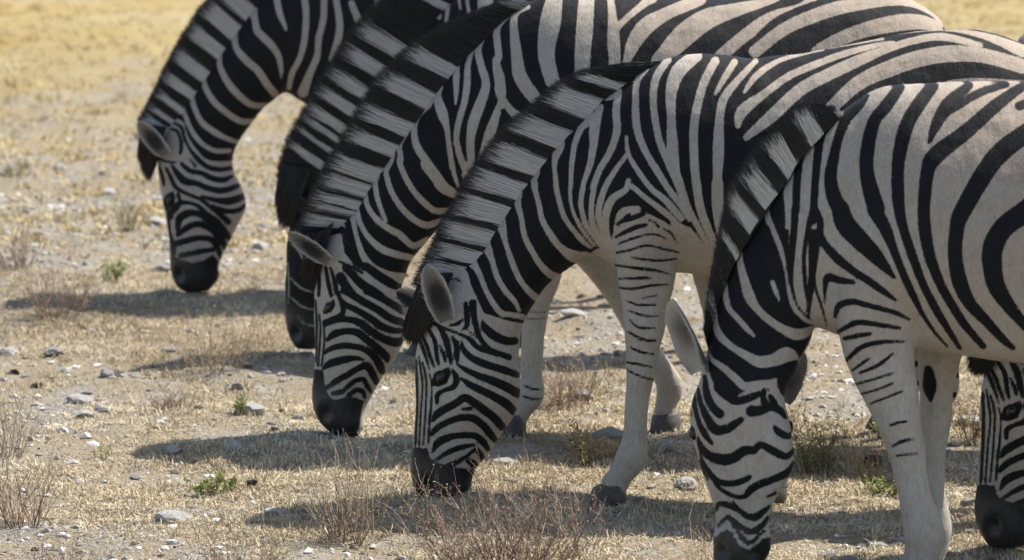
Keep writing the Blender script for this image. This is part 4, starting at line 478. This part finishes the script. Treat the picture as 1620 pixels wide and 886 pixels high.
def make_zebra(key, label, coat='a', nblade=9000):
    Zd = ZDATA[key]; dg = bpy.context.evaluated_depsgraph_get
    root = empty('zebra', (Zd['xr'], Zd['D'], 0)); tag(root, label, 'zebra', 'zebras grazing in a row')
    VV, FF, off = [], [], 0
    def add(vv, F):
        nonlocal off
        VV.append(vv); FF.extend([tuple(i + off for i in f) for f in F]); off += len(vv)
    S = crom(Zd['sec'], 5)
    add(*ring_loft(S))
    hoofs = []
    for yo, path, hf in Zd['legs']:
        add(*ring_loft(leg_secs(path, yo), 24, 0, 1.0)); hoofs.append((hf[0], hf[1], yo))
    for lst, T in ((Zd.get('gfront', []), FRONT_T), (Zd['hind'], HIND_T)):
        for x0, yo, lean in lst:
            path = [(x0 + p[0] + lean * (1 - min(1, p[1] / .9)), p[1], p[2], p[3]) for p in T]
            add(*ring_loft(leg_secs(path, yo), 24, 0, 1.0))
            e = path[-1]; hoofs.append(((e[0] - .004, .07, .046), (e[0] - .03, .0, .062), yo))
    tmp = mesh_from(np.concatenate(VV), FF, 'tmp'); o = bpy.data.objects.new('tmp', tmp); COL.objects.link(o)
    rm = o.modifiers.new('r', 'REMESH'); rm.mode = 'VOXEL'; rm.voxel_size = .0065; rm.adaptivity = 0
    s1 = o.modifiers.new('s', 'SMOOTH'); s1.factor = .5; s1.iterations = 14
    me = bpy.data.meshes.new_from_object(o.evaluated_get(dg()), depsgraph=dg())
    bpy.data.objects.remove(o); bpy.data.meshes.remove(tmp); me.name = 'zebra_body'
    n = len(me.vertices); co = np.zeros(n * 3, np.float32); me.vertices.foreach_get('co', co); co = co.reshape(-1, 3).astype(float)
    no = np.zeros(n * 3, np.float32); me.vertices.foreach_get('normal', no); no = no.reshape(-1, 3).astype(float)
    for bx, bz, rad, hgt in Zd['bumps']:          # muscles and hollows, both flanks
        w = np.exp(-((co[:, 0] - bx) ** 2 + (co[:, 2] - bz) ** 2) / (2 * (rad * .6) ** 2)); co += no * (w * hgt * np.abs(no[:, 1]))[:, None]
    for nx, nz in Zd['nostrils']:
        d2 = (co[:, 0] - nx) ** 2 + ((co[:, 2] - nz) * .7) ** 2
        w = np.exp(-d2 / (2 * .012 ** 2)); co -= no * (w * .022)[:, None]; w = np.exp(-d2 / (2 * .032 ** 2)); co += no * (w * .008)[:, None]
    lump = (vnoise(co[:, 0] * 14, co[:, 2] * 14 + co[:, 1] * 9, 5) - .5) * .006 + (vnoise(co[:, 0] * 45, co[:, 2] * 45, 6) - .5) * .0012
    co += no * lump[:, None]
    me.vertices.foreach_set('co', co.astype(np.float32).ravel())
    me.polygons.foreach_set('use_smooth', np.ones(len(me.polygons), bool))
    a = me.attributes.new('coat', 'FLOAT', 'POINT'); a.data.foreach_set('value', coat_eval(Zd, co[:, 0], co[:, 1], co[:, 2]).astype(np.float32))
    x0 = Zd['xm']
    warm = sm((co[:, 0] - x0 + .75) / .8) * sm((co[:, 2] - .62) / .35) + .25 * sm((co[:, 2] - .5) / .3) 
    a = me.attributes.new('warm', 'FLOAT', 'POINT'); a.data.foreach_set('value', np.clip(warm, 0, 1).astype(np.float32))
    nx, nz = Zd['nostrils'][0]
    muz = sm(1.35 - np.hypot(co[:, 0] - nx, co[:, 2] - nz) / .11)
    a = me.attributes.new('muz', 'FLOAT', 'POINT'); a.data.foreach_set('value', muz.astype(np.float32))
    me.materials.clear(); me.materials.append(M_COAT[coat]); me.update()
    obj('body', me, root)
    # short coat hair that frays the outline and catches the rim light
    rf = np.random.default_rng(len(co)); nf = 60000
    pk = rf.integers(0, len(co), nf); pk = pk[no[pk, 1] < .75]; nf = len(pk)
    p, nn = co[pk] + rf.normal(0, .002, (nf, 3)), no[pk]
    fl = np.stack([.35 + rf.normal(0, .25, nf), rf.normal(0, .3, nf), -1 + 0 * p[:, 0]], 1); fl -= nn * (fl * nn).sum(1)[:, None]; fl /= np.linalg.norm(fl, axis=1)[:, None] + 1e-9
    wv = np.cross(nn, fl); el = rf.uniform(.12, .75, nf)[:, None]; ln = rf.uniform(.004, .009, nf)[:, None]
    tip = p + (fl * np.cos(el) + nn * np.sin(el)) * ln; rt = p - nn * .0015
    FV = np.stack([rt - wv * .0006, rt + wv * .0006, tip], 1).reshape(-1, 3)
    ca = np.zeros(len(co), np.float32); me.attributes['coat'].data.foreach_get('value', ca)
    wa = np.zeros(len(co), np.float32); me.attributes['warm'].data.foreach_get('value', wa)
    obj('fur', mesh_np('fur', FV, np.arange(nf * 3), np.full(nf, 3), M_COAT[coat], {'coat': np.repeat(ca[pk], 3), 'warm': np.repeat(wa[pk], 3), 'muz': np.repeat(muz[pk], 3)}, smooth=False), root)
    for hf0, hf1, yo in hoofs:
        vv, F = hoof_mesh(hf0, hf1, yo); obj('hoof', mesh_from(vv, F, 'hoof', M_HOOF), root)
    # eyes
    ex, ez = Zd['eye']
    for p3 in Zd.get('eyes3d', []):
        bm = bmesh.new(); bmesh.ops.create_uvsphere(bm, u_segments=16, v_segments=10, radius=1)
        bmesh.ops.transform(bm, matrix=Matrix.Translation(p3) @ Matrix.Diagonal((.014, .018, .021, 1)), verts=bm.verts)
        for f in bm.faces: f.smooth = True
        em = bpy.data.meshes.new('eye'); bm.to_mesh(em); bm.free(); em.materials.append(M_EYE); obj('eye', em, root)
    for sgn in (() if 'eyes3d' in Zd else (-1, 1)):
        near = (np.abs(co[:, 0] - ex) < .011) & (np.abs(co[:, 2] - ez) < .011) & ((co[:, 1] - Zd.get('ymid', 0)) * sgn > 0)
        if not near.any(): continue
        yy = co[near, 1]; yv = yy.max() if sgn > 0 else yy.min()
        bm = bmesh.new(); bmesh.ops.create_uvsphere(bm, u_segments=16, v_segments=10, radius=1)
        bmesh.ops.transform(bm, matrix=Matrix.Translation((ex, yv - sgn * .0075, ez)) @ Matrix.Rotation(.5, 4, 'Y') @ Matrix.Diagonal((.0145, .011, .018, 1)), verts=bm.verts)
        for f in bm.faces: f.smooth = True
        em = bpy.data.meshes.new('eye'); bm.to_mesh(em); bm.free(); em.materials.append(M_EYE); obj('eye', em, root)
    # ears
    for (bx, bz, tx, tz, hw, yb, k, style) in Zd['ears']:
        b = np.array([bx, yb, bz]); t = np.array([tx, yb * (1 + k), tz]); ax = t - b
        nd = {0: (-.3, -.9 if yb < 0 else .9, -.1), 1: (-.25, -1, -.12), 2: (-.95, -.5, 0), 3: (.5, -.8, -.1)}[style]
        nd = np.array(nd, float); axn = ax / np.linalg.norm(ax); nd -= axn * nd.dot(axn); nd /= np.linalg.norm(nd); wd = np.cross(axn, nd)
        nu, nv = 22, 15; G, tone = [], []; G_h, T_h = [], []; r0 = random.Random(int(1000 * bx) + style)
        for side in (0, 1):
            for i in range(nu):
                u = i / (nu - 1); pr = (.62 + .38 * math.sin(min(1, u / .45) * math.pi / 2)) if u < .45 else max(0, 1 - ((u - .45) / .55) ** 2.3) ** .6
                phi = 1.95 - .75 * min(1, u / .5)
                for j in range(nv):
                    v = -1 + 2 * j / (nv - 1); r = hw * pr * (1 + (.0 if side == 0 else .10)) / math.sin(min(phi, 1.57))
                    p = b + ax * u + wd * r * math.sin(v * phi) + nd * (hw * pr / math.sin(min(phi, 1.57)) * (1 - math.cos(v * phi)) * .62 - (.004 if side else 0))
                    p += wd * (.0006 * math.sin(23 * u + 5 * v))
                    G.append(p)
                    if side == 0:
                        core = math.exp(-((u - .42) / .30) ** 2) * (1 - abs(v) ** 1.6)
                        tn = .70 - .62 * core + .42 * abs(v) ** 4
                        if style == 2: tn = .95 - .62 * math.exp(-((u - .55) / .28) ** 2) * (1 - abs(v) ** 1.5)
                        if style == 3: tn = .66 - .3 * core
                    else:
                        tn = .9 if u < .45 else .12
                        if style == 2: tn = .10 + .25 * (u < .12)
                        if style == 3: tn = .55 if u < .6 else .15
                        tn += .5 * abs(v) ** 8 * (1 if style != 3 else .2)
                    if style == 0: tn *= (.35 if side == 0 else .6) * (.2 if key == 'z2' else 1)
                    tone.append(tn)
        F = []
        for side in (0, 1):
            o0 = side * nu * nv
            for i in range(nu - 1):
                for j in range(nv - 1):
                    q = (o0 + i * nv + j, o0 + i * nv + j + 1, o0 + (i + 1) * nv + j + 1, o0 + (i + 1) * nv + j)
                    F.append(q if side == 0 else q[::-1])
        for kk in range(420):
            u = r0.uniform(.04, .9); v = r0.uniform(-1, 1); rim = kk % 3 == 0
            if rim: v = r0.choice((-1, 1)) * r0.uniform(.93, 1)
            i = int(u * (nu - 1)); j = int((v + 1) / 2 * (nv - 1) + .5); p = G[i * nv + j]
            c0 = G[i * nv + nv // 2]; inw = (c0 + nd * hw * .8 - p)
            d = axn * r0.uniform(.5, 1.2) + inw / (np.linalg.norm(inw) + 1e-6) * (r0.uniform(-.7, .3) if rim else r0.uniform(.1, .8)) + nd * r0.uniform(0, .5)
            d = d / np.linalg.norm(d) * r0.uniform(.008, .022); w_ = np.cross(d, nd); w_ = w_ / (np.linalg.norm(w_) + 1e-9) * .0006
            G_h += [p - w_, p + w_, p + d]; tn = tone[i * nv + j] * (1.0 if rim else r0.uniform(.7, 1.5)); T_h += [tn] * 3
        H = nu * nv
        for kk in range(420): F.append((2 * H + kk * 3, 2 * H + kk * 3 + 1, 2 * H + kk * 3 + 2))
        G += G_h; tone += T_h
        for i in range(nu - 1):
            F.append((i * nv, (i + 1) * nv, H + (i + 1) * nv, H + i * nv)); e = nv - 1
            F.append((i * nv + e, H + i * nv + e, H + (i + 1) * nv + e, (i + 1) * nv + e))
        em = mesh_np('ear', np.array(G), [i for f in F for i in f], [len(f) for f in F], M_EAR, {'tone': np.clip(tone, 0, 1)})
        obj('ear', em, root)
    # mane (and forelock): thousands of stiff hairs
    r = np.random.default_rng(sum(map(ord, key)))
    def hairs(base, tip, n, ymid, spread, wid):
        B = resample(crom(base, 6), 200); T = resample(crom(tip, 6), 200)
        s = r.random(n) * 199; i = s.astype(int).clip(0, 198); f = (s - i)[:, None]
        b = B[i] * (1 - f) + B[i + 1] * f
        i2 = np.clip(i + r.normal(0, 1.1, n), 0, 198).astype(int); t = T[i2] * (1 - f) + T[i2 + 1] * f
        rr = (r.random(n) ** 2.2 * .80 - .14)[:, None]
        rt = b + (t - b) * rr * .9; ln = (r.normal(.99, .10, n) - .10 * (r.random(n) < .2)).clip(.7, 1.12)[:, None]
        tp = b + (t - b) * ln + r.normal(0, .004, (n, 2))
        y0 = np.where(r.random(n) < .6, -1, 1) * spread * r.random(n) ** .45 * (1 - .75 * rr[:, 0]); y1 = y0 * .8 + r.normal(0, .008, n)
        tang = B[np.minimum(i + 3, 199)] - B[np.maximum(i - 3, 0)]; tang /= np.linalg.norm(tang, axis=1)[:, None] + 1e-9
        rot = r.normal(0, .16, n); wd = np.stack([tang[:, 0] * np.cos(rot), np.sin(rot), tang[:, 1] * np.cos(rot)], 1)
        V, tt = [], []
        for q, wq in ((0, 1), (.4, .95), (.75, .7), (1, .1)):
            p2 = rt + (tp - rt) * q; yq = y0 + (y1 - y0) * q + spread * .25 * np.sign(y0) * math.sin(q * 3.1)
            c = np.stack([p2[:, 0], ymid + yq, p2[:, 1]], 1) + np.stack([tang[:, 0], 0 * y0, tang[:, 1]], 1) * (r.normal(0, .002, n) * q)[:, None]
            for sg in (-1, 1): V.append(c + wd * (sg * wid * wq / 2))
            tq = ((p2 - b) * (t - b)).sum(1) / ((t - b) ** 2).sum(1); tt += [tq, tq]
        V = np.stack(V, 1).reshape(-1, 3); tt = np.stack(tt, 1).ravel()
        k = np.arange(n) * 8; q = np.concatenate([np.stack([k + 2 * a_, k + 2 * a_ + 1, k + 2 * a_ + 3, k + 2 * a_ + 2], 1) for a_ in range(3)])
        # every hair keeps the colour of the band it grows from
        mid = b + (t - b) * .30
        ch = coat_eval(Zd, mid[:, 0], np.full(n, ymid + .03), mid[:, 1])
        return V, q, tt, np.repeat(r.random(n), 8), np.repeat(ch, 8)
    sets = [hairs(Zd['manebase'], Zd['manetip'], int(nblade * 2.3), Zd.get('ymid', 0), .024, .0025)]
    if Zd.get('forelock'): sets.append(hairs(Zd['forelock'][0], Zd['forelock'][1], nblade // 5, Zd.get('ymid', 0), .05, .0036))
    # inner fin that the hairs stand on
    B = resample(crom(Zd['manebase'], 6), 60); T = resample(crom(Zd['manetip'], 6), 60); fv, ft = [], []
    for y in (-.006, .006):
        for q in (-.22, .35, .70):
            p = B + (T - B) * q; fv.append(np.stack([p[:, 0], np.full(60, Zd.get('ymid', 0) + y * (1 - q * .8)), p[:, 1]], 1)); ft.append(np.full(60, q))
    fv = np.concatenate(fv); ft = np.concatenate(ft); fq = []
    for s_ in (0, 1):
        for q in (0, 1):
            for i in range(59):
                k0 = (s_ * 3 + q) * 60 + i; fq.append((k0, k0 + 1, k0 + 61, k0 + 60))
    sets.append((fv, np.array(fq), ft, np.full(len(fv), .4), np.full(len(fv), .03)))
    VV = np.concatenate([s_[0] for s_ in sets]); tt = np.concatenate([s_[2] for s_ in sets]); rd = np.concatenate([s_[3] for s_ in sets])
    offs = np.cumsum([0] + [len(s_[0]) for s_ in sets]); Q = np.concatenate([s_[1] + o_ for s_, o_ in zip(sets, offs)])
    ct = np.concatenate([s_[4] for s_ in sets])
    if Zd.get('forelock'): ct[offs[1]:offs[2]] = .05
    obj('mane', mesh_np('mane', VV, Q.ravel(), np.full(len(Q), 4), M_MANE, {'coat': ct, 'tip': tt, 'rnd': rd}), root)
    # tail
    tx, tz = Zd['tail']
    P = [(tx - .03, tz, .035, .035), (tx + .05, tz - .10, .03, .03), (tx + .07, tz - .3, .022, .022), (tx + .06, tz - .5, .03, .028), (tx + .05, tz - .72, .04, .035), (tx + .05, tz - .9, .012, .012)]
    vv, F = ring_loft(leg_secs(P, 0), 16, 0, 1); tm = mesh_from(vv, F, 'tail', M_COAT[coat])
    a = tm.attributes.new('coat', 'FLOAT', 'POINT'); tzv = vv[:, 2]
    a.data.foreach_set('value', np.where(tzv < tz - .45, .03, .012 * np.sin(tzv * 2 * np.pi / .07)).astype(np.float32))
    a = tm.attributes.new('muz', 'FLOAT', 'POINT'); a = tm.attributes['warm'] if 'warm' in tm.attributes else tm.attributes.new('warm', 'FLOAT', 'POINT'); a.data.foreach_set('value', np.full(len(vv), .3, np.float32))
    obj('tail', tm, root)
    return root
def copy_zebra(src, loc, rz, label, scale=1.0):
    r = src.copy(); COL.objects.link(r); r.location = loc; r.rotation_euler = (0, 0, rz); r.scale = (scale,) * 3; r['label'] = label
    for ch in list(src.children):
        c = ch.copy(); COL.objects.link(c); c.parent = r
    return r
z1 = make_zebra('z1', 'blurred zebra farthest left in the row, its whole face in view before the open plain', 'b')
z2 = make_zebra('z2', 'mostly hidden zebra, only its dark face and banded mane showing between two neighbours', 'b', 8000)
z3 = make_zebra('z3', 'zebra with a pale ear pointing left, grazing just behind the central zebra', 'a')
z4 = make_zebra('z4', 'central zebra, near foreleg in full view, black muzzle lowered into the foreground twigs', 'a', 11000)
z5 = make_zebra('z5', 'nearest zebra on the right, turning its striped forehead to the viewer with ears spread', 'a', 11000)
P6 = ZDATA['z6pos']; P7 = ZDATA['z7pos']
z6 = copy_zebra(z4, (P6[0], P6[1], 0), 0.0, 'zebra at the right edge, only its grazing head showing beneath the nearest belly')
z7 = copy_zebra(z3, (P7[0], P7[1], 0), math.pi, 'zebra of which only a sliver of dark striped back shows at the upper right edge', P7[2])

# ------------------------------------------------------------------ stones
def at(px, py):
    """ground point seen at a photo position, as the survey of the place"""
    a = PITCH + math.atan((py - 443.) / 7400.); y = CAM_H / math.tan(a)
    dist = math.hypot(y, CAM_H); depth = dist * math.cos(a - PITCH)
    return (px - 810.) / 7400. * depth, y, depth / 7400.
def stone_mesh(seed, flat=.6):
    r = random.Random(seed); bm = bmesh.new(); bmesh.ops.create_icosphere(bm, subdivisions=3, radius=1)
    pl = []
    for k in range(13):
        v = Vector((r.gauss(0, 1), r.gauss(0, 1), r.gauss(0, .9))).normalized(); pl.append((v, r.uniform(.55, .9)))
    off = r.random() * 50
    for v in bm.verts:
        p = v.co.copy()
        for nn, d in pl:
            e = p.dot(nn) - d
            if e > 0: p -= nn * e * .97
        q = p * 3 + Vector((off, off, off))
        from mathutils import noise as mn
        p *= 1 + .10 * mn.noise(q) + .05 * mn.noise(q * 3)
        v.co = Vector((p.x, p.y, p.z * flat))
    me = bpy.data.meshes.new('stone'); bm.to_mesh(me); bm.free(); return me
SM = [stone_mesh(100 + k, [.5, .62, .42, .75, .55, .35, .68, .5][k]) for k in range(8)]
SMM = {}
def stone_of(k, mat):
    if (k, mat) not in SMM:
        m = SM[k].copy(); m.materials.append(M_STONE[mat]); SMM[(k, mat)] = m
    return SMM[(k, mat)]
def stone(px, py, wpx, mat, k, rz, label, group=None, hr=1.0):
    x, y, s = at(px, py); w = wpx * s / 2
    o = obj('stone', stone_of(k, mat)); o.location = (x, y, float(ground_z(x, y)) + w * hr * .22); o.scale = (w * 1.15, w * .9, w * hr); o.rotation_euler = (0, 0, rz)
    tag(o, label, 'stone', group); return o
for a_ in [
(14, 552, 34, 'pale', 0, 0.3, 'pale stone at the left edge beside a small dark clod'),
(22, 580, 22, 'dark', 3, 1.0, 'dark brown clod of earth below the pale stone at the left edge'),
(84, 563, 36, 'grey', 1, 0.8, 'grey stone a little right of the dark clod at the left edge'),
(58, 602, 24, 'dark', 2, 2.0, 'flat dark stone in the grass near the left edge'),
(170, 590, 34, 'grey', 4, 2.2, 'grey angular stone above the cluster of white stones'),
(272, 545, 36, 'grey', 5, 0.2, 'broad grey stone between the left shrub and the blurred zebra muzzle'),
(124, 632, 42, 'pale', 2, 0.1, 'whitest and highest stone of the flat cluster at left'),
(135, 652, 40, 'pale', 5, 1.4, 'lower stone of the flat white cluster at left'),
(160, 645, 30, 'pale', 4, 2.9, 'right hand stone of the flat white cluster at left'),
(376, 612, 30, 'grey', 3, 0.7, 'upright grey stone in the sun left of the second face'),
(396, 656, 50, 'pale', 1, 0.4, 'big pale boulder with a small green sprig beside it'),
(472, 662, 28, 'grey', 0, 1.9, 'grey stone left of the dark muzzle of the pale eared zebra'),
(272, 818, 58, 'pale', 2, 0.15, 'wide pale flat rock in the left foreground'),
(435, 805, 38, 'pale', 5, 0.25, 'thin pale slab right of the flat foreground rock'),
(434, 686, 14, 'dark', 6, 0.5, 'small dark lump of dung right of the big pale boulder'),
(398, 772, 22, 'dark', 6, 2.5, 'dark lump beside the low green plant'),
(250, 362, 34, 'pale', 6, 0.5, 'blurred white stone just left of the farthest zebra face'),
(255, 428, 36, 'grey', 1, 0.6, 'blurred grey stone touching the shadow left of the farthest muzzle'),
(412, 398, 32, 'pale', 3, 0.2, 'blurred pale stone in the shade right of the farthest muzzle'),
(383, 436, 30, 'pale', 2, 0.8, 'low pale stone beside the farthest muzzle'),
(95, 265, 24, 'pale', 0, 0.8, 'far blurred white stone highest in the left background'),
(172, 292, 26, 'pale', 4, 1.8, 'far blurred white stone near the centre of the left background'),
(922, 628, 46, 'grey', 6, 0.9, 'rounded stone in the reddish shrub behind the central zebra'),
(958, 648, 20, 'pale', 3, 0.4, 'small white stone right of the rounded stone in the shrub'),
(965, 700, 60, 'grey', 1, 0.2, 'large grey boulder in the shadow behind the near foreleg'),
(1052, 716, 40, 'grey', 2, 1.1, 'grey stone in the shadow right of the near foreleg'),
(905, 497, 44, 'pale', 5, 0.3, 'broad pale stone seen under the neck of the central zebra'),
(1085, 772, 46, 'pale', 0, 2.0, 'pale stone between the near hoof and the nearest zebra face'),
(1014, 803, 30, 'grey', 3, 0.6, 'grey stone right beside the near hoof'),
(1380, 725, 46, 'dark', 3, 0.4, 'dark boulder behind the legs of the nearest zebra'),
(1390, 847, 34, 'pale', 5, 0.5, 'flat white stone just left of the nearest foreleg'),
(1310, 865, 30, 'grey', 4, 0.9, 'grey stone in the foreground right of the nearest face'),
(1342, 872, 26, 'grey', 2, 2.1, 'low grey stone left of the nearest foreleg'),
(1535, 665, 46, 'pale', 2, 0.3, 'pale slab seen between the nearest legs and the right edge head'),
(800, 742, 44, 'pale', 5, 0.2, 'white stones patch right of the central muzzle'),
(370, 716, 30, 'pale', 4, 0.5, 'pale stone lying in the long shadow band at left'),
(272, 716, 32, 'pale', 1, 1.7, 'pale stone at the left end of the long shadow band'),
(1536, 782, 44, 'grey', 3, 1.0, 'grey boulder just left of the right edge muzzle', None, 1.1),
(1560, 605, 38, 'grey', 1, 1.2, 'grey stone under the belly at the right edge')]:
    stone(*a_)
rs = random.Random(5)
for k in range(170):
    py = 470 + 416 * rs.random() ** .8 if k < 140 else rs.uniform(330, 470); px = rs.uniform(-20, 1640)
    stone(px, py, rs.choice([7, 8, 9, 10, 12, 14, 17, 21]) * (.6 + .4 * (py / 886)), rs.choice(['pale', 'pale', 'grey', 'grey', 'grey']), rs.randrange(8), rs.uniform(0, 6), 'small pale stone scattered among others in the dry grass', 'small stones scattered over the ground', rs.uniform(.6, 1.1))

# ------------------------------------------------------------------ shrubs and herbs
class Plant:
    def __init__(s, seed): s.r = random.Random(seed); s.v = []; s.f = []; s.t = []; s.lv = []; s.lf = []; s.lt = []
    def tube(s, pts, r0, r1, tone):
        n = len(pts); b = len(s.v)
        for i, p in enumerate(pts):
            r = r0 + (r1 - r0) * i / (n - 1)
            for k in range(3):
                a = k * 2.094; s.v.append((p[0] + r * math.cos(a), p[1] + r * math.sin(a), p[2] + r * .3 * math.cos(a * 2))); s.t.append(tone)
        for i in range(n - 1):
            for k in range(3):
                k2 = (k + 1) % 3; s.f.append((b + i * 3 + k, b + i * 3 + k2, b + i * 3 + 3 + k2, b + i * 3 + 3 + k))
    def leaf(s, p, L, W, tone):
        r = s.r; az = r.uniform(0, 6.28); el = r.uniform(-.3, 1.2); d = Vector((math.cos(az) * math.cos(el), math.sin(az) * math.cos(el), math.sin(el)))
        w = Vector((r.gauss(0, 1), r.gauss(0, 1), r.gauss(0, 1))).cross(d)
        if w.length < 1e-3: return
        w = w.normalized() * W / 2; b = len(s.lv); P = Vector(p)
        for q in (P, P + d * L * .5 + w, P + d * L, P + d * L * .5 - w): s.lv.append(tuple(q)); s.lt.append(tone)
        s.lf.append((b, b + 1, b + 2, b + 3))
    def stem(s, p, d, L, r0, depth, leafy, lsize, bend):
        r = s.r; n = 5; pts = [p]; q = Vector(p); dd = Vector(d)
        tone = min(1, max(0, r.gauss(.5, .2)))
        for i in range(n):
            dd = (dd + Vector((r.gauss(0, bend), r.gauss(0, bend), r.gauss(.06, bend * .6)))).normalized(); q = q + dd * L / n; pts.append(tuple(q))
        s.tube(pts, r0, r0 * .45, tone)
        if depth > 0:
            for k in range(r.randint(2, 4)):
                i = r.randint(1, n); b = Vector((r.gauss(0, .7), r.gauss(0, .7), r.gauss(.35, .35)))
                s.stem(pts[i], (dd + b).normalized(), L * r.uniform(.35, .65), r0 * .6, depth - 1, leafy, lsize, bend)
        m = int(leafy * r.uniform(.5, 1.5))
        for k in range(m):
            i = r.randint(1, n); a, b = Vector(pts[i - 1]), Vector(pts[i]); s.leaf(a.lerp(b, r.random()), lsize * r.uniform(.5, 1.3), lsize * .35, min(1, max(0, r.gauss(.55, .25))))
        return pts
def shrub(name, px, py, wpx, hpx, stems, depth, leafy, lsize, tw, lf, seed, label, cat, thick=.0016, bend=.16):
    x, y, s = at(px, py); P = Plant(seed); r = P.r; W = wpx * s; H = hpx * s; z0 = float(ground_z(x, y)) - .004
    root = empty(name, (x, y, z0)); tag(root, label, cat)
    for k in range(stems):
        a = r.uniform(0, 6.28); rad = W * .28 * math.sqrt(r.random()); b = (rad * math.cos(a), rad * math.sin(a) * .7, 0)
        lean = Vector((math.cos(a) * rad * 1.5 / max(H, .01) + r.gauss(0, .3), math.sin(a) * .4 + r.gauss(0, .3), 1)).normalized()
        P.stem(b, lean, H * r.uniform(.5, 1.08), thick * r.uniform(.7, 1.3), depth, leafy, lsize, bend)
    obj('twigs' if cat == 'shrub' else 'stems', mesh_np(name, P.v, [i for f in P.f for i in f], [4] * len(P.f), M_TWIG[tw], {'tone': P.t}), root)
    if P.lf: obj('foliage', mesh_np(name + '_leaves', P.lv, [i for f in P.lf for i in f], [4] * len(P.lf), M_TWIG[lf], {'tone': P.lt}, smooth=False), root)
for a_ in [
('shrub', 800, 912, 330, 128, 95, 2, 5, 0.008, 'red', 'grey', 1, 'reddish twiggy shrub filling the lower middle foreground', 'shrub', 0.0021, 0.2),
('shrub', 555, 850, 170, 118, 52, 1, 5, 0.007, 'grey', 'straw', 2, 'straw coloured bushy shrub left of the central muzzle', 'shrub', 0.0018, 0.14),
('shrub', 700, 838, 120, 80, 26, 1, 6, 0.007, 'straw', 'straw', 3, 'dry seeding herb poking up over the central black muzzle', 'shrub', 0.0014, 0.2),
('shrub', 35, 822, 110, 105, 38, 1, 4, 0.007, 'red', 'grey', 4, 'brown twiggy shrub in the lower left corner', 'shrub', 0.0017, 0.15),
('shrub', 12, 725, 90, 100, 34, 1, 4, 0.007, 'grey', 'grey', 5, 'grey brown shrub cut by the left edge below its middle', 'shrub', 0.0016, 0.15),
('shrub', 345, 590, 150, 88, 48, 1, 5, 0.008, 'grey', 'straw', 6, 'wispy dry shrub between the two left muzzles', 'shrub', 0.0016, 0.14),
('shrub', 95, 495, 130, 72, 42, 1, 6, 0.009, 'red', 'grey', 7, 'purplish low shrub in the left middle ground', 'shrub', 0.0018, 0.15),
('shrub', 24, 428, 90, 58, 34, 1, 6, 0.009, 'red', 'red', 8, 'dark reddish shrub at the left edge behind the purplish one', 'shrub', 0.002, 0.15),
('shrub', 204, 374, 42, 52, 18, 1, 5, 0.009, 'olive', 'grey', 9, 'small dark tuft left of the farthest zebra face', 'shrub', 0.002, 0.12),
('shrub', 22, 275, 70, 22, 20, 1, 6, 0.01, 'olive', 'olive', 10, 'low dark far tuft at the left edge', 'shrub', 0.002, 0.2),
('shrub', 905, 640, 110, 80, 46, 1, 6, 0.008, 'red', 'straw', 11, 'reddish dry shrub under the central neck', 'shrub', 0.0016, 0.14),
('shrub', 272, 650, 90, 28, 40, 1, 4, 0.007, 'red', 'grey', 12, 'low brown mat of twigs above the long shadow band', 'shrub', 0.0016, 0.25),
('shrub', 1295, 735, 100, 90, 36, 1, 9, 0.011, 'olive', 'olive', 13, 'olive leafy bush between the nearest face and legs', 'shrub', 0.0016, 0.16),
('shrub', 1375, 745, 60, 60, 16, 1, 7, 0.01, 'straw', 'olive', 14, 'olive straw tuft at the dark boulder', 'shrub', 0.0016, 0.16),
('shrub', 1535, 690, 70, 80, 36, 1, 6, 0.009, 'straw', 'olive', 15, 'yellowish tuft left of the right edge head', 'shrub', 0.0016, 0.16),
('shrub', 945, 728, 80, 46, 28, 1, 9, 0.01, 'straw', 'straw', 16, 'yellow dry tuft beside the near foreleg', 'shrub', 0.0015, 0.16),
('plant', 930, 740, 34, 60, 5, 1, 14, 0.016, 'olive', 'olive', 17, 'dark green upright weed left of the near foreleg', 'plant', 0.0018, 0.1),
('plant', 340, 778, 86, 34, 18, 1, 9, 0.015, 'green', 'green', 18, 'low bright green plant in the left foreground', 'plant', 0.0016, 0.25),
('plant', 178, 450, 36, 38, 8, 1, 12, 0.018, 'green', 'green', 19, 'small green sprig right of the purplish shrub', 'plant', 0.0018, 0.2),
('plant', 378, 658, 26, 30, 9, 1, 10, 0.013, 'green', 'green', 20, 'green sprig at the left side of the big pale boulder', 'plant', 0.0014, 0.2),
('plant', 1400, 770, 60, 26, 16, 1, 9, 0.013, 'green', 'green', 21, 'low green weed behind the nearest foreleg', 'plant', 0.0014, 0.25),
('plant', 160, 725, 40, 24, 8, 1, 5, 0.009, 'olive', 'green', 22, 'tiny faint green weed above the left foreground rock', 'plant', 0.0012, 0.2),
('plant', 1395, 690, 30, 40, 8, 1, 10, 0.014, 'green', 'green', 23, 'green weed behind the pale leg of the nearest zebra', 'plant', 0.0014, 0.2),
('plant', 848, 765, 36, 60, 5, 1, 3, 0.006, 'grey', 'grey', 24, 'thin leafless weed between the central muzzle and the near hoof', 'plant', 0.0012, 0.12),
('shrub', 1130, 905, 130, 90, 26, 1, 4, 0.007, 'straw', 'straw', 25, 'dry grass tuft in front of the nearest muzzle', 'shrub', 0.0014, 0.16),
('shrub', 100, 896, 190, 52, 44, 1, 5, 0.007, 'grey', 'grey', 26, 'low grey twigs along the bottom left edge', 'shrub', 0.0015, 0.2),
('shrub', 380, 900, 180, 60, 44, 1, 5, 0.007, 'red', 'grey', 27, 'low red brown twigs along the bottom edge', 'shrub', 0.0015, 0.2),
('shrub', 1330, 905, 150, 30, 26, 1, 5, 0.007, 'straw', 'straw', 28, 'pale straw tuft at the bottom between face and leg', 'shrub', 0.0014, 0.2)]:
    shrub(*a_)
